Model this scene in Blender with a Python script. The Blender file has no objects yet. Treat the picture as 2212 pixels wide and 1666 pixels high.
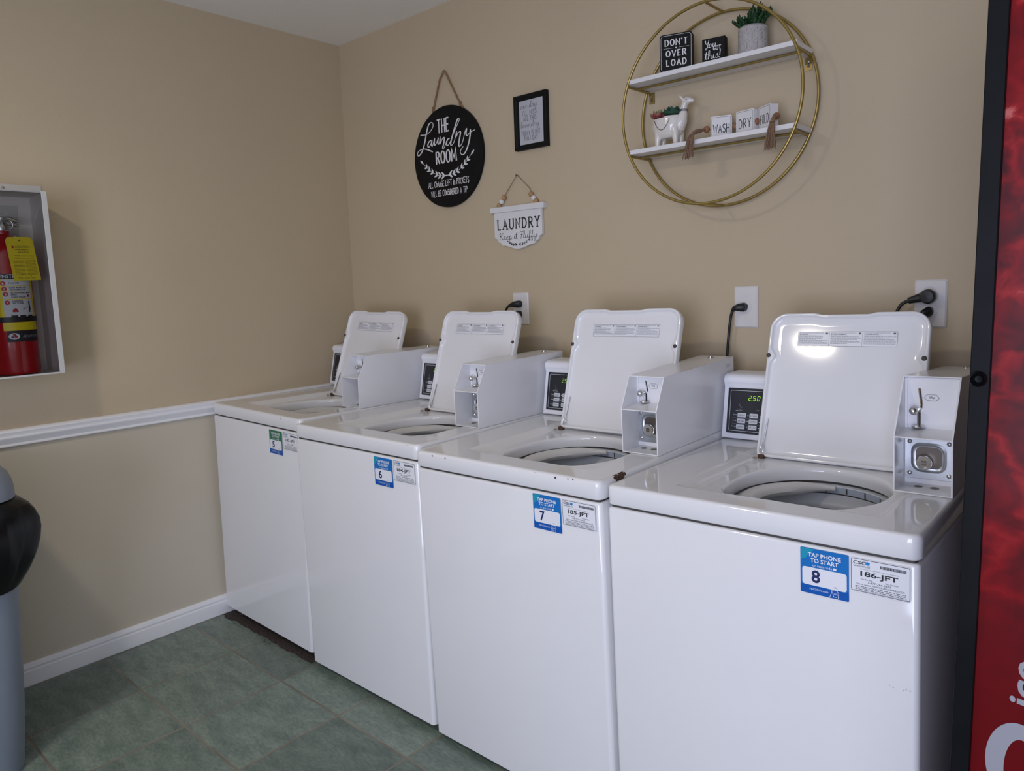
import bpy, bmesh, math, random
from mathutils import Vector, Matrix
random.seed(7)
SC = bpy.context.scene
COL = SC.collection
PI = math.pi
sin, cos, pi = math.sin, math.cos, math.pi

# ------------------------------------------------------------------ camera
IW, IH = 2212.0, 1666.0
F_PX, YAW, PITCH, ROLL = 1578.02, math.radians(-41.356), math.radians(-6.542), math.radians(-1.965)
CAM = Vector((2.9028, -2.0990, 1.3246))
PPX, PPY = 22.97, -38.71
fw = Vector((sin(YAW) * cos(PITCH), cos(YAW) * cos(PITCH), sin(PITCH)))
rt0 = Vector((cos(YAW), -sin(YAW), 0.0))
up0 = rt0.cross(fw)
rt = cos(ROLL) * rt0 + sin(ROLL) * up0
up = -sin(ROLL) * rt0 + cos(ROLL) * up0
cd = bpy.data.cameras.new('camera')
cam = bpy.data.objects.new('camera', cd)
COL.objects.link(cam)
m3 = Matrix((rt, up, -fw)).transposed()
cam.matrix_world = Matrix.Translation(CAM) @ m3.to_4x4()
cd.sensor_fit = 'HORIZONTAL'
cd.sensor_width = 36.0
cd.lens = 36.0 * F_PX / IW
cd.shift_x = -PPX / IW
cd.shift_y = PPY / IW
cd.clip_start = 0.02
SC.camera = cam

# ------------------------------------------------------------------ world, light, exposure
wd = bpy.data.worlds.new('world')
SC.world = wd
wd.use_nodes = True
wd.node_tree.nodes['Background'].inputs[0].default_value = (0.62, 0.75, 1.0, 1)
wd.node_tree.nodes['Background'].inputs[1].default_value = 0.02

ROOM_X, ROOM_Y, ROOM_Z = 4.3, -4.3, 2.4347
WIN = (2.25, 4.05, 0.10, 2.08)          # glazed opening in the wall behind the camera: x0, x1, z0, z1
WIN2 = (-3.95, -2.25, 0.06, 2.10)       # glazed opening in the right wall: y0, y1, z0, z1

def area_light(name, loc, rot, sx, sy, power, col, spread=pi):
    l = bpy.data.lights.new(name, 'AREA')
    l.shape = 'RECTANGLE'; l.size = sx; l.size_y = sy
    l.energy = power; l.color = col; l.spread = spread
    o = bpy.data.objects.new(name, l)
    o.location = loc; o.rotation_euler = rot
    COL.objects.link(o)
    return o
area_light('daylight', ((WIN[0] + WIN[1]) / 2, ROOM_Y - 0.12, (WIN[2] + WIN[3]) / 2), (pi / 2 + 0.14, 0, 0),
           WIN[1] - WIN[0], WIN[3] - WIN[2], 97.0, (0.70, 0.745, 1.0))
area_light('daylight_right', (ROOM_X + 0.12, (WIN2[0] + WIN2[1]) / 2, (WIN2[2] + WIN2[3]) / 2), (pi / 2 + 0.14, 0, pi / 2),
           WIN2[1] - WIN2[0], WIN2[3] - WIN2[2], 20.0, (0.72, 0.80, 1.0))

vs = SC.view_settings
vs.view_transform = 'Standard'
vs.look = 'None'
vs.exposure = 0.0
vs.gamma = 1.0
vs.use_curve_mapping = False
SC.display_settings.display_device = 'sRGB'
try:
    SC.cycles.max_bounces = 8
    SC.cycles.diffuse_bounces = 5
    SC.cycles.glossy_bounces = 4
    SC.cycles.transmission_bounces = 6
    SC.cycles.caustics_reflective = False
    SC.cycles.caustics_refractive = False
    SC.cycles.use_denoising = True
except Exception:
    pass

# ------------------------------------------------------------------ materials
def lin(c):
    return tuple(((x / 255.0) / 12.92 if x / 255.0 <= 0.04045 else ((x / 255.0 + 0.055) / 1.055) ** 2.4) for x in c)

def mat(name, col, rough=0.5, metal=0.0, spec=0.5, coat=0.0, noise=None, bump=None, emit=None, trans=0.0, ior=1.45, alpha=1.0):
    m = bpy.data.materials.new(name)
    m.use_nodes = True
    nt = m.node_tree
    b = nt.nodes['Principled BSDF']
    b.inputs['Base Color'].default_value = (*col, 1)
    b.inputs['Roughness'].default_value = rough
    b.inputs['Metallic'].default_value = metal
    b.inputs['Specular IOR Level'].default_value = spec
    b.inputs['IOR'].default_value = ior
    if coat:
        b.inputs['Coat Weight'].default_value = coat
        b.inputs['Coat Roughness'].default_value = 0.06
    if trans:
        b.inputs['Transmission Weight'].default_value = trans
    if alpha < 1:
        b.inputs['Alpha'].default_value = alpha
    if emit:
        b.inputs['Emission Color'].default_value = (*emit[0], 1)
        b.inputs['Emission Strength'].default_value = emit[1]
    tc = None
    if noise or bump:
        tc = nt.nodes.new('ShaderNodeTexCoord')
    if noise:                                    # (scale, amount): slight mottling of the colour itself
        n = nt.nodes.new('ShaderNodeTexNoise')
        n.inputs['Scale'].default_value = noise[0]
        n.inputs['Detail'].default_value = 5
        nt.links.new(tc.outputs['Object'], n.inputs['Vector'])
        r = nt.nodes.new('ShaderNodeValToRGB')
        a = noise[1]
        r.color_ramp.elements[0].position = 0.3
        r.color_ramp.elements[1].position = 0.7
        r.color_ramp.elements[0].color = (*[c * (1 - a) for c in col], 1)
        r.color_ramp.elements[1].color = (*[min(1, c * (1 + a)) for c in col], 1)
        nt.links.new(n.outputs['Fac'], r.inputs['Fac'])
        nt.links.new(r.outputs['Color'], b.inputs['Base Color'])
    if bump:                                     # (scale, strength)
        n2 = nt.nodes.new('ShaderNodeTexNoise')
        n2.inputs['Scale'].default_value = bump[0]
        n2.inputs['Detail'].default_value = 3
        nt.links.new(tc.outputs['Object'], n2.inputs['Vector'])
        bp = nt.nodes.new('ShaderNodeBump')
        bp.inputs['Strength'].default_value = bump[1]
        bp.inputs['Distance'].default_value = 0.002
        nt.links.new(n2.outputs['Fac'], bp.inputs['Height'])
        nt.links.new(bp.outputs['Normal'], b.inputs['Normal'])
    return m

M = {}
M['wall'] = mat('beige_wall_paint', (0.536, 0.442, 0.299), 0.55, spec=0.3, noise=(1.3, 0.03), bump=(160, 0.18))
M['wall_low'] = mat('greige_lower_wall_daylight', (0.60, 0.535, 0.425), 0.55, spec=0.3, noise=(1.3, 0.03), bump=(160, 0.18))  # cooler daylight below the chair rail put into the wall colour
M['ceiling'] = mat('white_ceiling_paint', (0.90, 0.88, 0.84), 0.8, spec=0.2, bump=(120, 0.2))
M['trim'] = mat('white_trim_paint', (0.84, 0.84, 0.85), 0.35, noise=(6, 0.02))
M['enamel'] = mat('white_enamel', (0.80, 0.80, 0.80), 0.07, spec=0.5, ior=1.62, noise=(3, 0.012))
M['enamel2'] = mat('white_enamel_coin_box', (0.80, 0.80, 0.81), 0.2, spec=0.5, noise=(5, 0.02))
M['plastic_w'] = mat('white_console_plastic', (0.80, 0.81, 0.84), 0.35)
M['tub'] = mat('grey_white_tub_plastic', (0.62, 0.64, 0.67), 0.35, noise=(8, 0.03))
M['tub_blue'] = mat('blue_grey_tub_plastic', (0.42, 0.47, 0.55), 0.4)
M['tub_cream'] = mat('cream_tub_plastic', (0.66, 0.65, 0.62), 0.35)
M['black'] = mat('black_plastic', (0.012, 0.012, 0.014), 0.4, bump=(90, 0.1))
M['black_panel'] = mat('black_control_panel', (0.016, 0.016, 0.02), 0.28)
M['black_wood'] = mat('black_painted_wood', (0.005, 0.005, 0.005), 0.6, spec=0.25, noise=(20, 0.3))
M['grey_print'] = mat('light_grey_print', (0.62, 0.64, 0.66), 0.4)
M['dim_print'] = mat('dim_grey_print', (0.22, 0.23, 0.25), 0.4)
M['green_led'] = mat('green_digits', (0.1, 0.4, 0.02), 0.4, emit=((0.42, 0.85, 0.03), 0.75))
M['steel'] = mat('brushed_steel', (0.62, 0.62, 0.60), 0.28, metal=1.0, noise=(40, 0.08))
M['zinc'] = mat('zinc_plate', (0.55, 0.58, 0.60), 0.38, metal=1.0, noise=(30, 0.12))
M['chrome'] = mat('chrome', (0.75, 0.74, 0.72), 0.12, metal=1.0)
M['dark_steel'] = mat('dark_steel', (0.14, 0.12, 0.10), 0.45, metal=0.7)
M['rubber'] = mat('grey_rubber', (0.06, 0.055, 0.05), 0.6)
M['rust'] = mat('rust', (0.085, 0.045, 0.028), 0.8, noise=(160, 0.6))
M['rust_stain'] = mat('pale_rust_stain', (0.42, 0.33, 0.22), 0.5, noise=(120, 0.3))
M['chip'] = mat('chipped_bare_metal', (0.06, 0.05, 0.045), 0.6, noise=(300, 0.4))
M['stick_blue'] = mat('blue_vinyl', lin((26, 112, 186)), 0.3)
M['stick_dblue'] = mat('deep_blue_vinyl', lin((16, 88, 172)), 0.3)
M['stick_teal'] = mat('teal_vinyl', lin((34, 150, 178)), 0.3)
M['stick_green'] = mat('green_vinyl', lin((40, 118, 84)), 0.3)
M['stick_white'] = mat('white_vinyl', (0.80, 0.81, 0.84), 0.3)
M['ink_navy'] = mat('navy_ink', lin((32, 44, 92)), 0.4)
M['ink'] = mat('black_ink', (0.02, 0.02, 0.025), 0.5)
M['ink_grey'] = mat('grey_ink', (0.14, 0.14, 0.16), 0.5)
M['ink_lt'] = mat('light_grey_ink', (0.36, 0.36, 0.38), 0.5)
M['ink_blue'] = mat('bright_blue_ink', lin((30, 130, 200)), 0.4)
M['white_paint'] = mat('white_lettering', (0.74, 0.73, 0.72), 0.6, noise=(60, 0.1))
M['paper'] = mat('white_paper', (0.72, 0.72, 0.74), 0.5)
M['sign_white'] = mat('white_painted_wood', (0.72, 0.71, 0.70), 0.5, noise=(15, 0.03))
M['shelf_white'] = mat('white_shelf_laminate', (0.76, 0.75, 0.74), 0.4)
M['gold'] = mat('satin_gold_metal', (0.36, 0.265, 0.085), 0.34, metal=0.75, noise=(25, 0.06))
M['rope'] = mat('jute_rope', (0.27, 0.16, 0.075), 0.9, noise=(120, 0.3), bump=(300, 0.8))
M['twine'] = mat('jute_twine', (0.28, 0.20, 0.12), 0.9, noise=(200, 0.2))
M['bead_wood'] = mat('wooden_bead', (0.42, 0.25, 0.11), 0.5, noise=(60, 0.15))
M['bead_brown'] = mat('brown_wooden_bead', (0.27, 0.125, 0.06), 0.5, noise=(60, 0.2))
M['bead_white'] = mat('white_bead', (0.72, 0.72, 0.72), 0.5)
M['tassel'] = mat('brown_jute_tassel', (0.24, 0.145, 0.085), 0.9, noise=(250, 0.35))
M['ceramic'] = mat('glazed_ceramic', (0.72, 0.68, 0.62), 0.12, coat=0.5, noise=(14, 0.03))
M['pot'] = mat('grey_stone_pot', (0.31, 0.285, 0.27), 0.7, noise=(80, 0.1))
M['pot_line'] = mat('white_pot_lines', (0.68, 0.66, 0.64), 0.7)
M['soil'] = mat('potting_soil', (0.05, 0.03, 0.02), 0.95, noise=(200, 0.5))
M['leaf'] = mat('dark_green_leaf', (0.012, 0.048, 0.014), 0.4, noise=(60, 0.4))
M['leaf2'] = mat('blue_green_leaf', (0.022, 0.075, 0.045), 0.42, noise=(70, 0.35))
M['leaf_red'] = mat('pink_red_leaf', (0.36, 0.085, 0.09), 0.4, noise=(50, 0.4))
M['leaf_tip'] = mat('pale_green_leaf', (0.24, 0.22, 0.11), 0.45, noise=(50, 0.3))
M['outlet'] = mat('white_outlet_plastic', (0.70, 0.68, 0.65), 0.4, noise=(20, 0.04))
M['cord'] = mat('black_cord_rubber', (0.014, 0.015, 0.017), 0.42)
M['cab'] = mat('white_cabinet_paint', (0.55, 0.55, 0.52), 0.45, noise=(10, 0.03))
M['cab_in'] = mat('beige_cabinet_inside', (0.74, 0.70, 0.66), 0.5)
M['red'] = mat('extinguisher_red', lin((178, 24, 30)), 0.25, coat=0.3)
M['yellow'] = mat('yellow_label', lin((236, 212, 26)), 0.4)
M['yellow_tag'] = mat('yellow_card', lin((240, 214, 34)), 0.6, noise=(30, 0.04))
M['ink_brown'] = mat('faded_ink', lin((120, 96, 18)), 0.6)
M['ink_red'] = mat('red_ink', lin((190, 44, 40)), 0.5)
M['bin'] = mat('grey_bin_plastic', lin((122, 130, 140)), 0.42, noise=(6, 0.04))
M['bag'] = mat('black_bin_bag', (0.003, 0.003, 0.0035), 0.28, spec=0.35, bump=(18, 0.7))
M['vend_trim'] = mat('black_aluminium_trim', (0.005, 0.0055, 0.0065), 0.42, spec=0.12, noise=(10, 0.3))
M['vend_body'] = mat('dark_red_machine_side', (0.055, 0.010, 0.011), 0.45)
M['vend_white'] = mat('silver_white_print', (0.30, 0.30, 0.33), 0.4)
M['lint'] = mat('brown_lint_and_shade', (0.06, 0.045, 0.04), 0.95, noise=(120, 0.6))  # debris brown, also used for the painted shade of the gap
M['lamp_glass'] = mat('lamp_diffuser', (0.8, 0.8, 0.78), 0.4, emit=((1.0, 0.90, 0.76), 3.5))

def glass(name, col, rough=0.02):
    m = bpy.data.materials.new(name)
    m.use_nodes = True
    nt = m.node_tree
    nt.nodes.clear()
    o = nt.nodes.new('ShaderNodeOutputMaterial')
    t = nt.nodes.new('ShaderNodeBsdfTransparent'); t.inputs[0].default_value = (*col, 1)
    g = nt.nodes.new('ShaderNodeBsdfGlossy'); g.inputs['Roughness'].default_value = rough
    f = nt.nodes.new('ShaderNodeFresnel'); f.inputs['IOR'].default_value = 1.45
    x = nt.nodes.new('ShaderNodeMixShader')
    nt.links.new(f.outputs[0], x.inputs[0]); nt.links.new(t.outputs[0], x.inputs[1]); nt.links.new(g.outputs[0], x.inputs[2])
    nt.links.new(x.outputs[0], o.inputs[0])
    return m
M['pane'] = glass('clear_acrylic', (0.975, 0.98, 0.975))

def floor_material(tx, ty, T):
    m = bpy.data.materials.new('green_slate_floor_tile')
    m.use_nodes = True
    nt = m.node_tree
    b = nt.nodes['Principled BSDF']
    tc = nt.nodes.new('ShaderNodeTexCoord')
    mp = nt.nodes.new('ShaderNodeMapping')
    mp.inputs['Location'].default_value = (-tx + 0.0035 + 40 * T, -ty + 0.0035 + 40 * T, 0)
    nt.links.new(tc.outputs['Object'], mp.inputs['Vector'])
    br = nt.nodes.new('ShaderNodeTexBrick')
    br.offset = 0.0; br.squash = 1.0
    br.inputs['Scale'].default_value = 1.0
    br.inputs['Brick Width'].default_value = T
    br.inputs['Row Height'].default_value = T
    br.inputs['Mortar Size'].default_value = 0.0042
    br.inputs['Mortar Smooth'].default_value = 0.35
    br.inputs['Bias'].default_value = 0.0
    br.inputs['Color1'].default_value = (0.78, 0.80, 0.79, 1)
    br.inputs['Color2'].default_value = (1.12, 1.12, 1.10, 1)
    br.inputs['Mortar'].default_value = (1, 1, 1, 1)
    nt.links.new(mp.outputs['Vector'], br.inputs['Vector'])
    st = nt.nodes.new('ShaderNodeMapping'); st.inputs['Scale'].default_value = (1.0, 2.6, 1.0)
    st.inputs['Rotation'].default_value = (0, 0, 0.5)
    nt.links.new(tc.outputs['Object'], st.inputs['Vector'])
    n1 = nt.nodes.new('ShaderNodeTexNoise'); n1.inputs['Scale'].default_value = 9; n1.inputs['Detail'].default_value = 8
    n1.inputs['Roughness'].default_value = 0.62
    nt.links.new(st.outputs['Vector'], n1.inputs['Vector'])
    cr = nt.nodes.new('ShaderNodeValToRGB')
    cr.color_ramp.elements[0].position = 0.30; cr.color_ramp.elements[0].color = (0.116, 0.156, 0.133, 1)
    cr.color_ramp.elements[1].position = 0.72; cr.color_ramp.elements[1].color = (0.242, 0.293, 0.244, 1)
    nt.links.new(n1.outputs['Fac'], cr.inputs['Fac'])
    n2 = nt.nodes.new('ShaderNodeTexNoise'); n2.inputs['Scale'].default_value = 55; n2.inputs['Detail'].default_value = 6
    nt.links.new(st.outputs['Vector'], n2.inputs['Vector'])
    c2 = nt.nodes.new('ShaderNodeValToRGB')
    c2.color_ramp.elements[0].position = 0.35; c2.color_ramp.elements[0].color = (0.80, 0.82, 0.83, 1)
    c2.color_ramp.elements[1].position = 0.65; c2.color_ramp.elements[1].color = (1.12, 1.12, 1.10, 1)
    nt.links.new(n2.outputs['Fac'], c2.inputs['Fac'])
    mul = nt.nodes.new('ShaderNodeMix'); mul.data_type = 'RGBA'; mul.blend_type = 'MULTIPLY'; mul.inputs[0].default_value = 1
    nt.links.new(cr.outputs['Color'], mul.inputs[6]); nt.links.new(c2.outputs['Color'], mul.inputs[7])
    mu2 = nt.nodes.new('ShaderNodeMix'); mu2.data_type = 'RGBA'; mu2.blend_type = 'MULTIPLY'; mu2.inputs[0].default_value = 1
    nt.links.new(mul.outputs[2], mu2.inputs[6]); nt.links.new(br.outputs['Color'], mu2.inputs[7])
    n3 = nt.nodes.new('ShaderNodeTexNoise'); n3.inputs['Scale'].default_value = 5; n3.inputs['Detail'].default_value = 4
    nt.links.new(tc.outputs['Object'], n3.inputs['Vector'])
    gr = nt.nodes.new('ShaderNodeValToRGB')
    gr.color_ramp.elements[0].position = 0.35; gr.color_ramp.elements[0].color = (0.155, 0.130, 0.095, 1)
    gr.color_ramp.elements[1].position = 0.68; gr.color_ramp.elements[1].color = (0.27, 0.245, 0.19, 1)
    nt.links.new(n3.outputs['Fac'], gr.inputs['Fac'])
    mx = nt.nodes.new('ShaderNodeMix'); mx.data_type = 'RGBA'
    nt.links.new(br.outputs['Fac'], mx.inputs[0]); nt.links.new(mu2.outputs[2], mx.inputs[6]); nt.links.new(gr.outputs['Color'], mx.inputs[7])
    nt.links.new(mx.outputs[2], b.inputs['Base Color'])
    b.inputs['Roughness'].default_value = 0.46
    bp = nt.nodes.new('ShaderNodeBump'); bp.inputs['Strength'].default_value = 0.35; bp.inputs['Distance'].default_value = 0.003
    inv = nt.nodes.new('ShaderNodeMath'); inv.operation = 'MULTIPLY_ADD'; inv.inputs[1].default_value = -1.0
    nt.links.new(br.outputs['Fac'], inv.inputs[0]); nt.links.new(n2.outputs['Fac'], inv.inputs[2])
    nt.links.new(inv.outputs[0], bp.inputs['Height']); nt.links.new(bp.outputs['Normal'], b.inputs['Normal'])
    return m

def vend_material():
    m = bpy.data.materials.new('red_ice_cube_graphic')
    m.use_nodes = True
    nt = m.node_tree
    b = nt.nodes['Principled BSDF']
    tc = nt.nodes.new('ShaderNodeTexCoord')
    vo = nt.nodes.new('ShaderNodeTexVoronoi'); vo.inputs['Scale'].default_value = 8; vo.feature = 'DISTANCE_TO_EDGE'
    wr = nt.nodes.new('ShaderNodeMix'); wr.data_type = 'VECTOR'; wr.inputs[0].default_value = 0.06
    n = nt.nodes.new('ShaderNodeTexNoise'); n.inputs['Scale'].default_value = 24; n.inputs['Detail'].default_value = 8
    n.inputs['Distortion'].default_value = 0.5
    big = nt.nodes.new('ShaderNodeTexNoise'); big.inputs['Scale'].default_value = 5.5; big.inputs['Detail'].default_value = 3
    for q in (n, big):
        nt.links.new(tc.outputs['Object'], q.inputs['Vector'])
    nt.links.new(tc.outputs['Object'], wr.inputs[4]); nt.links.new(n.outputs['Color'], wr.inputs[5]); nt.links.new(wr.outputs[1], vo.inputs['Vector'])
    ve = nt.nodes.new('ShaderNodeMapRange'); ve.inputs[1].default_value = 0.0; ve.inputs[2].default_value = 0.10; ve.inputs[3].default_value = 0.16; ve.inputs[4].default_value = -0.06
    nt.links.new(vo.outputs['Distance'], ve.inputs[0])
    cr = nt.nodes.new('ShaderNodeValToRGB')
    e = cr.color_ramp.elements
    e[0].position = 0.28; e[0].color = (*lin((48, 5, 10)), 1)
    e[1].position = 0.56; e[1].color = (*lin((120, 8, 15)), 1)
    x = e.new(0.46); x.color = (*lin((92, 6, 12)), 1)
    x = e.new(0.70); x.color = (*lin((146, 26, 28)), 1)
    x = e.new(0.80); x.color = (*lin((188, 98, 92)), 1)
    ad = nt.nodes.new('ShaderNodeMath'); ad.operation = 'MULTIPLY_ADD'; ad.inputs[1].default_value = 0.5
    mlt = nt.nodes.new('ShaderNodeMath'); mlt.operation = 'MULTIPLY'; mlt.inputs[1].default_value = 0.58
    nt.links.new(big.outputs['Fac'], mlt.inputs[0])
    a2 = nt.nodes.new('ShaderNodeMath'); a2.operation = 'ADD'
    nt.links.new(mlt.outputs[0], a2.inputs[0]); nt.links.new(ve.outputs[0], a2.inputs[1])
    nt.links.new(n.outputs['Fac'], ad.inputs[0]); nt.links.new(a2.outputs[0], ad.inputs[2])
    # plain red below, ice and bubbles above
    sp = nt.nodes.new('ShaderNodeSeparateXYZ'); nt.links.new(tc.outputs['Object'], sp.inputs[0])
    mr = nt.nodes.new('ShaderNodeMapRange'); mr.inputs[1].default_value = 0.72; mr.inputs[2].default_value = 1.05
    mr.inputs[3].default_value = 0.0; mr.inputs[4].default_value = 1.0
    nt.links.new(sp.outputs['Z'], mr.inputs[0])
    mx = nt.nodes.new('ShaderNodeMix'); mx.data_type = 'FLOAT'
    mx.inputs[2].default_value = 0.47
    nt.links.new(mr.outputs[0], mx.inputs[0]); nt.links.new(ad.outputs[0], mx.inputs[3])
    nt.links.new(mx.outputs[0], cr.inputs['Fac'])
    nt.links.new(cr.outputs['Color'], b.inputs['Base Color'])
    b.inputs['Roughness'].default_value = 0.35
    b.inputs['Specular IOR Level'].default_value = 0.12
    b.inputs['Coat Weight'].default_value = 0.04
    b.inputs['Coat Roughness'].default_value = 0.12
    return m
M['vend_red'] = vend_material()

# ------------------------------------------------------------------ mesh helpers
def plane(o, U, V):
    o, U, V = Vector(o), Vector(U), Vector(V)
    N = U.cross(V)
    return lambda u, v, n=0.0: o + U * u + V * v + N * n

def ZY(o):      # drawn on a face that looks towards -Y
    return plane(o, (1, 0, 0), (0, 0, 1))

class MB:
    def __init__(self):
        self.v, self.f, self.mi, self.sm = [], [], [], []
    def add(self, verts, faces, m=0, smooth=False):
        b = len(self.v)
        self.v += [Vector(p) for p in verts]
        for f in faces:
            self.f.append([b + i for i in f]); self.mi.append(m); self.sm.append(smooth)
        return self
    def box(self, lo, hi, m=0):
        x0, y0, z0 = lo; x1, y1, z1 = hi
        return self.add([(x0, y0, z0), (x1, y0, z0), (x1, y1, z0), (x0, y1, z0), (x0, y0, z1), (x1, y0, z1), (x1, y1, z1), (x0, y1, z1)],
                        [(0, 3, 2, 1), (4, 5, 6, 7), (0, 1, 5, 4), (1, 2, 6, 5), (2, 3, 7, 6), (3, 0, 4, 7)], m)
    def prism(self, poly, place, n0, n1, m=0, smooth=False):
        k = len(poly)
        v = [place(a, b, n0) for a, b in poly] + [place(a, b, n1) for a, b in poly]
        self.add(v, [list(range(k))[::-1], [k + i for i in range(k)]], m)
        return self.add(v, [(i, (i + 1) % k, k + (i + 1) % k, k + i) for i in range(k)], m, smooth)
    def flat(self, poly, place, n=0.0, m=0):
        return self.add([place(a, b, n) for a, b in poly], [list(range(len(poly)))], m)
    def rect(self, u0, v0, u1, v1, place, n=0.0, m=0):
        return self.flat([(u0, v0), (u1, v0), (u1, v1), (u0, v1)], place, n, m)
    def lathe(self, prof, n=32, xf=None, m=0, smooth=True, a0=0.0, a1=2 * PI, mats=None):
        xf = xf or Matrix.Identity(4)
        closed = abs(a1 - a0 - 2 * PI) < 1e-6
        cols = n if closed else n + 1
        v = []
        for r, z in prof:
            for i in range(cols):
                a = a0 + (a1 - a0) * i / n
                v.append(xf @ Vector((r * cos(a), r * sin(a), z)))
        for j in range(len(prof) - 1):
            fs = []
            for i in range(n):
                i2 = (i + 1) % cols
                fs.append((j * cols + i, j * cols + i2, (j + 1) * cols + i2, (j + 1) * cols + i))
            b = len(self.v)
            if j == 0:
                base = b
                self.v += v
            for f in fs:
                self.f.append([base + q for q in f]); self.mi.append(mats[j] if mats else m); self.sm.append(smooth)
        return self
    def sphere(self, c, r, n=16, m=0, sc=(1, 1, 1), R=None):
        prof = [(max(1e-5, sin(PI * i / (n // 2))) , -cos(PI * i / (n // 2))) for i in range(n // 2 + 1)]
        x = Matrix.Translation(Vector(c)) @ (R.to_4x4() if R else Matrix.Identity(4)) @ Matrix.Diagonal((r * sc[0], r * sc[1], r * sc[2], 1))
        return self.lathe(prof, n, x, m)
    def tube(self, path, r, n=10, m=0, closed=False, flat=1.0, caps=True):
        P = [Vector(p) for p in path]
        k = len(P)
        rr = r if isinstance(r, (list, tuple)) else [r] * k
        T = []
        for i in range(k):
            a = P[i - 1] if (closed or i > 0) else P[i]
            b = P[(i + 1) % k] if (closed or i < k - 1) else P[i]
            T.append((b - a).normalized())
        ref = Vector((0, 0, 1)) if abs(T[0].z) < 0.9 else Vector((0, 1, 0))
        nx = (ref - T[0] * ref.dot(T[0])).normalized()
        rings = []
        for i in range(k):
            nx = (nx - T[i] * nx.dot(T[i])).normalized()
            ny = T[i].cross(nx)
            rings.append([P[i] + (nx * cos(2 * PI * j / n) + ny * sin(2 * PI * j / n) * flat) * rr[i] for j in range(n)])
        v = [p for q in rings for p in q]
        fs = []
        for i in range(k if closed else k - 1):
            i2 = (i + 1) % k
            for j in range(n):
                j2 = (j + 1) % n
                fs.append((i * n + j, i * n + j2, i2 * n + j2, i2 * n + j))
        self.add(v, fs, m, True)
        if caps and not closed:
            self.add(rings[0], [list(range(n))[::-1]], m)
            self.add(rings[-1], [list(range(n))], m)
        return self
    def ribbon(self, pts, w, place, n=0.0, m=0, caps=True, callig=None, vert=None):
        P = []
        for p in pts:
            p = Vector((p[0], p[1]))
            if not P or (p - P[-1]).length > 1e-6:
                P.append(p)
        k = len(P)
        if k < 2:
            return self
        closed = k > 3 and (P[0] - P[-1]).length < 1e-5
        D = [(P[i + 1] - P[i]).normalized() for i in range(k - 1)]
        def wid(d):
            if vert: return w / 2 * (1 + (vert - 1) * abs(d.y) ** 1.5)
            if not callig: return w / 2
            return w / 2 * (callig + (1 - callig) * (max(0.0, -d.y) if d.y < 0 else 0.12 * d.y))
        V, dn = [], 8e-6
        for i in range(k):
            if i == 0: d0 = d1 = D[0]
            elif i == k - 1: d0 = d1 = D[-1]
            else: d0, d1 = D[i - 1], D[i]
            if closed and i in (0, k - 1): d0, d1 = D[-1], D[0]
            n0 = Vector((-d0.y, d0.x)); n1 = Vector((-d1.y, d1.x))
            q = n0 + n1
            q = n1 if q.length < 1e-4 else q.normalized()
            h = (wid(d0) + wid(d1)) / 2
            q = q * min(h / max(q.dot(n1), 0.2), h * 1.9)
            V += [place(*(P[i] + q), n + dn * i), place(*(P[i] - q), n + dn * i)]
        self.add(V, [(2 * i, 2 * i + 1, 2 * i + 3, 2 * i + 2) for i in range(k - 1)], m)
        if caps and not closed:
            for c, d, nn in ((P[0], -D[0], n), (P[-1], D[-1], n + dn * (k - 1))):
                h = wid(d if c is P[-1] else D[0]); a = math.atan2(d.y, d.x)
                self.flat([(c.x + h * cos(a + t), c.y + h * sin(a + t)) for t in (-PI / 2, -PI / 4, 0, PI / 4, PI / 2)], place, nn, m)
        return self
    def merge(self, o, xf=None):
        b = len(self.v)
        self.v += [(xf @ p if xf else p.copy()) for p in o.v]
        self.f += [[b + i for i in f] for f in o.f]
        self.mi += o.mi; self.sm += o.sm
        return self
    def build(self, name, mats, parent=None, bevel=None, sharp=40, weld=False):
        me = bpy.data.meshes.new(name)
        me.from_pydata([tuple(p) for p in self.v], [], self.f)
        for q in (mats if isinstance(mats, (list, tuple)) else [mats]):
            me.materials.append(M[q] if isinstance(q, str) else q)
        me.polygons.foreach_set('material_index', self.mi)
        me.polygons.foreach_set('use_smooth', self.sm)
        bm = bmesh.new(); bm.from_mesh(me)
        if weld:
            bmesh.ops.remove_doubles(bm, verts=bm.verts, dist=1e-5)
        if weld:
            bmesh.ops.recalc_face_normals(bm, faces=bm.faces)
        bm.to_mesh(me); bm.free()
        if any(self.sm):
            me.set_sharp_from_angle(angle=math.radians(sharp))
        o = bpy.data.objects.new(name, me)
        COL.objects.link(o)
        if parent:
            o.parent = parent
        if bevel:
            b = o.modifiers.new('bevel', 'BEVEL')
            b.width = bevel[0]; b.segments = bevel[1]; b.limit_method = 'ANGLE'; b.angle_limit = math.radians(40)
            b.harden_normals = False
            for p in me.polygons:
                p.use_smooth = True
            me.set_sharp_from_angle(angle=math.radians(50))
        return o

def tag(o, label=None, cat=None, group=None, kind=None):
    if label: o['label'] = label
    if cat: o['category'] = cat
    if group: o['group'] = group
    if kind: o['kind'] = kind
    return o

def empty(name, loc=(0, 0, 0), mw=None):
    o = bpy.data.objects.new(name, None)
    o.empty_display_size = 0.05
    COL.objects.link(o)
    if mw is not None:
        o.matrix_world = mw
    else:
        o.location = loc
    return o

def copy_tree(o, parent=None):
    c = o.copy(); COL.objects.link(c)
    if parent: c.parent = parent
    for ch in [x for x in bpy.data.objects if x.parent == o]:
        copy_tree(ch, c)
    return c

def rrect(u0, v0, u1, v1, r, n=6):
    out = []
    for cx, cy, a in ((u1 - r, v0 + r, -PI / 2), (u1 - r, v1 - r, 0), (u0 + r, v1 - r, PI / 2), (u0 + r, v0 + r, PI)):
        for i in range(n + 1):
            t = a + PI / 2 * i / n
            out.append((cx + r * cos(t), cy + r * sin(t)))
    return out

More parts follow.
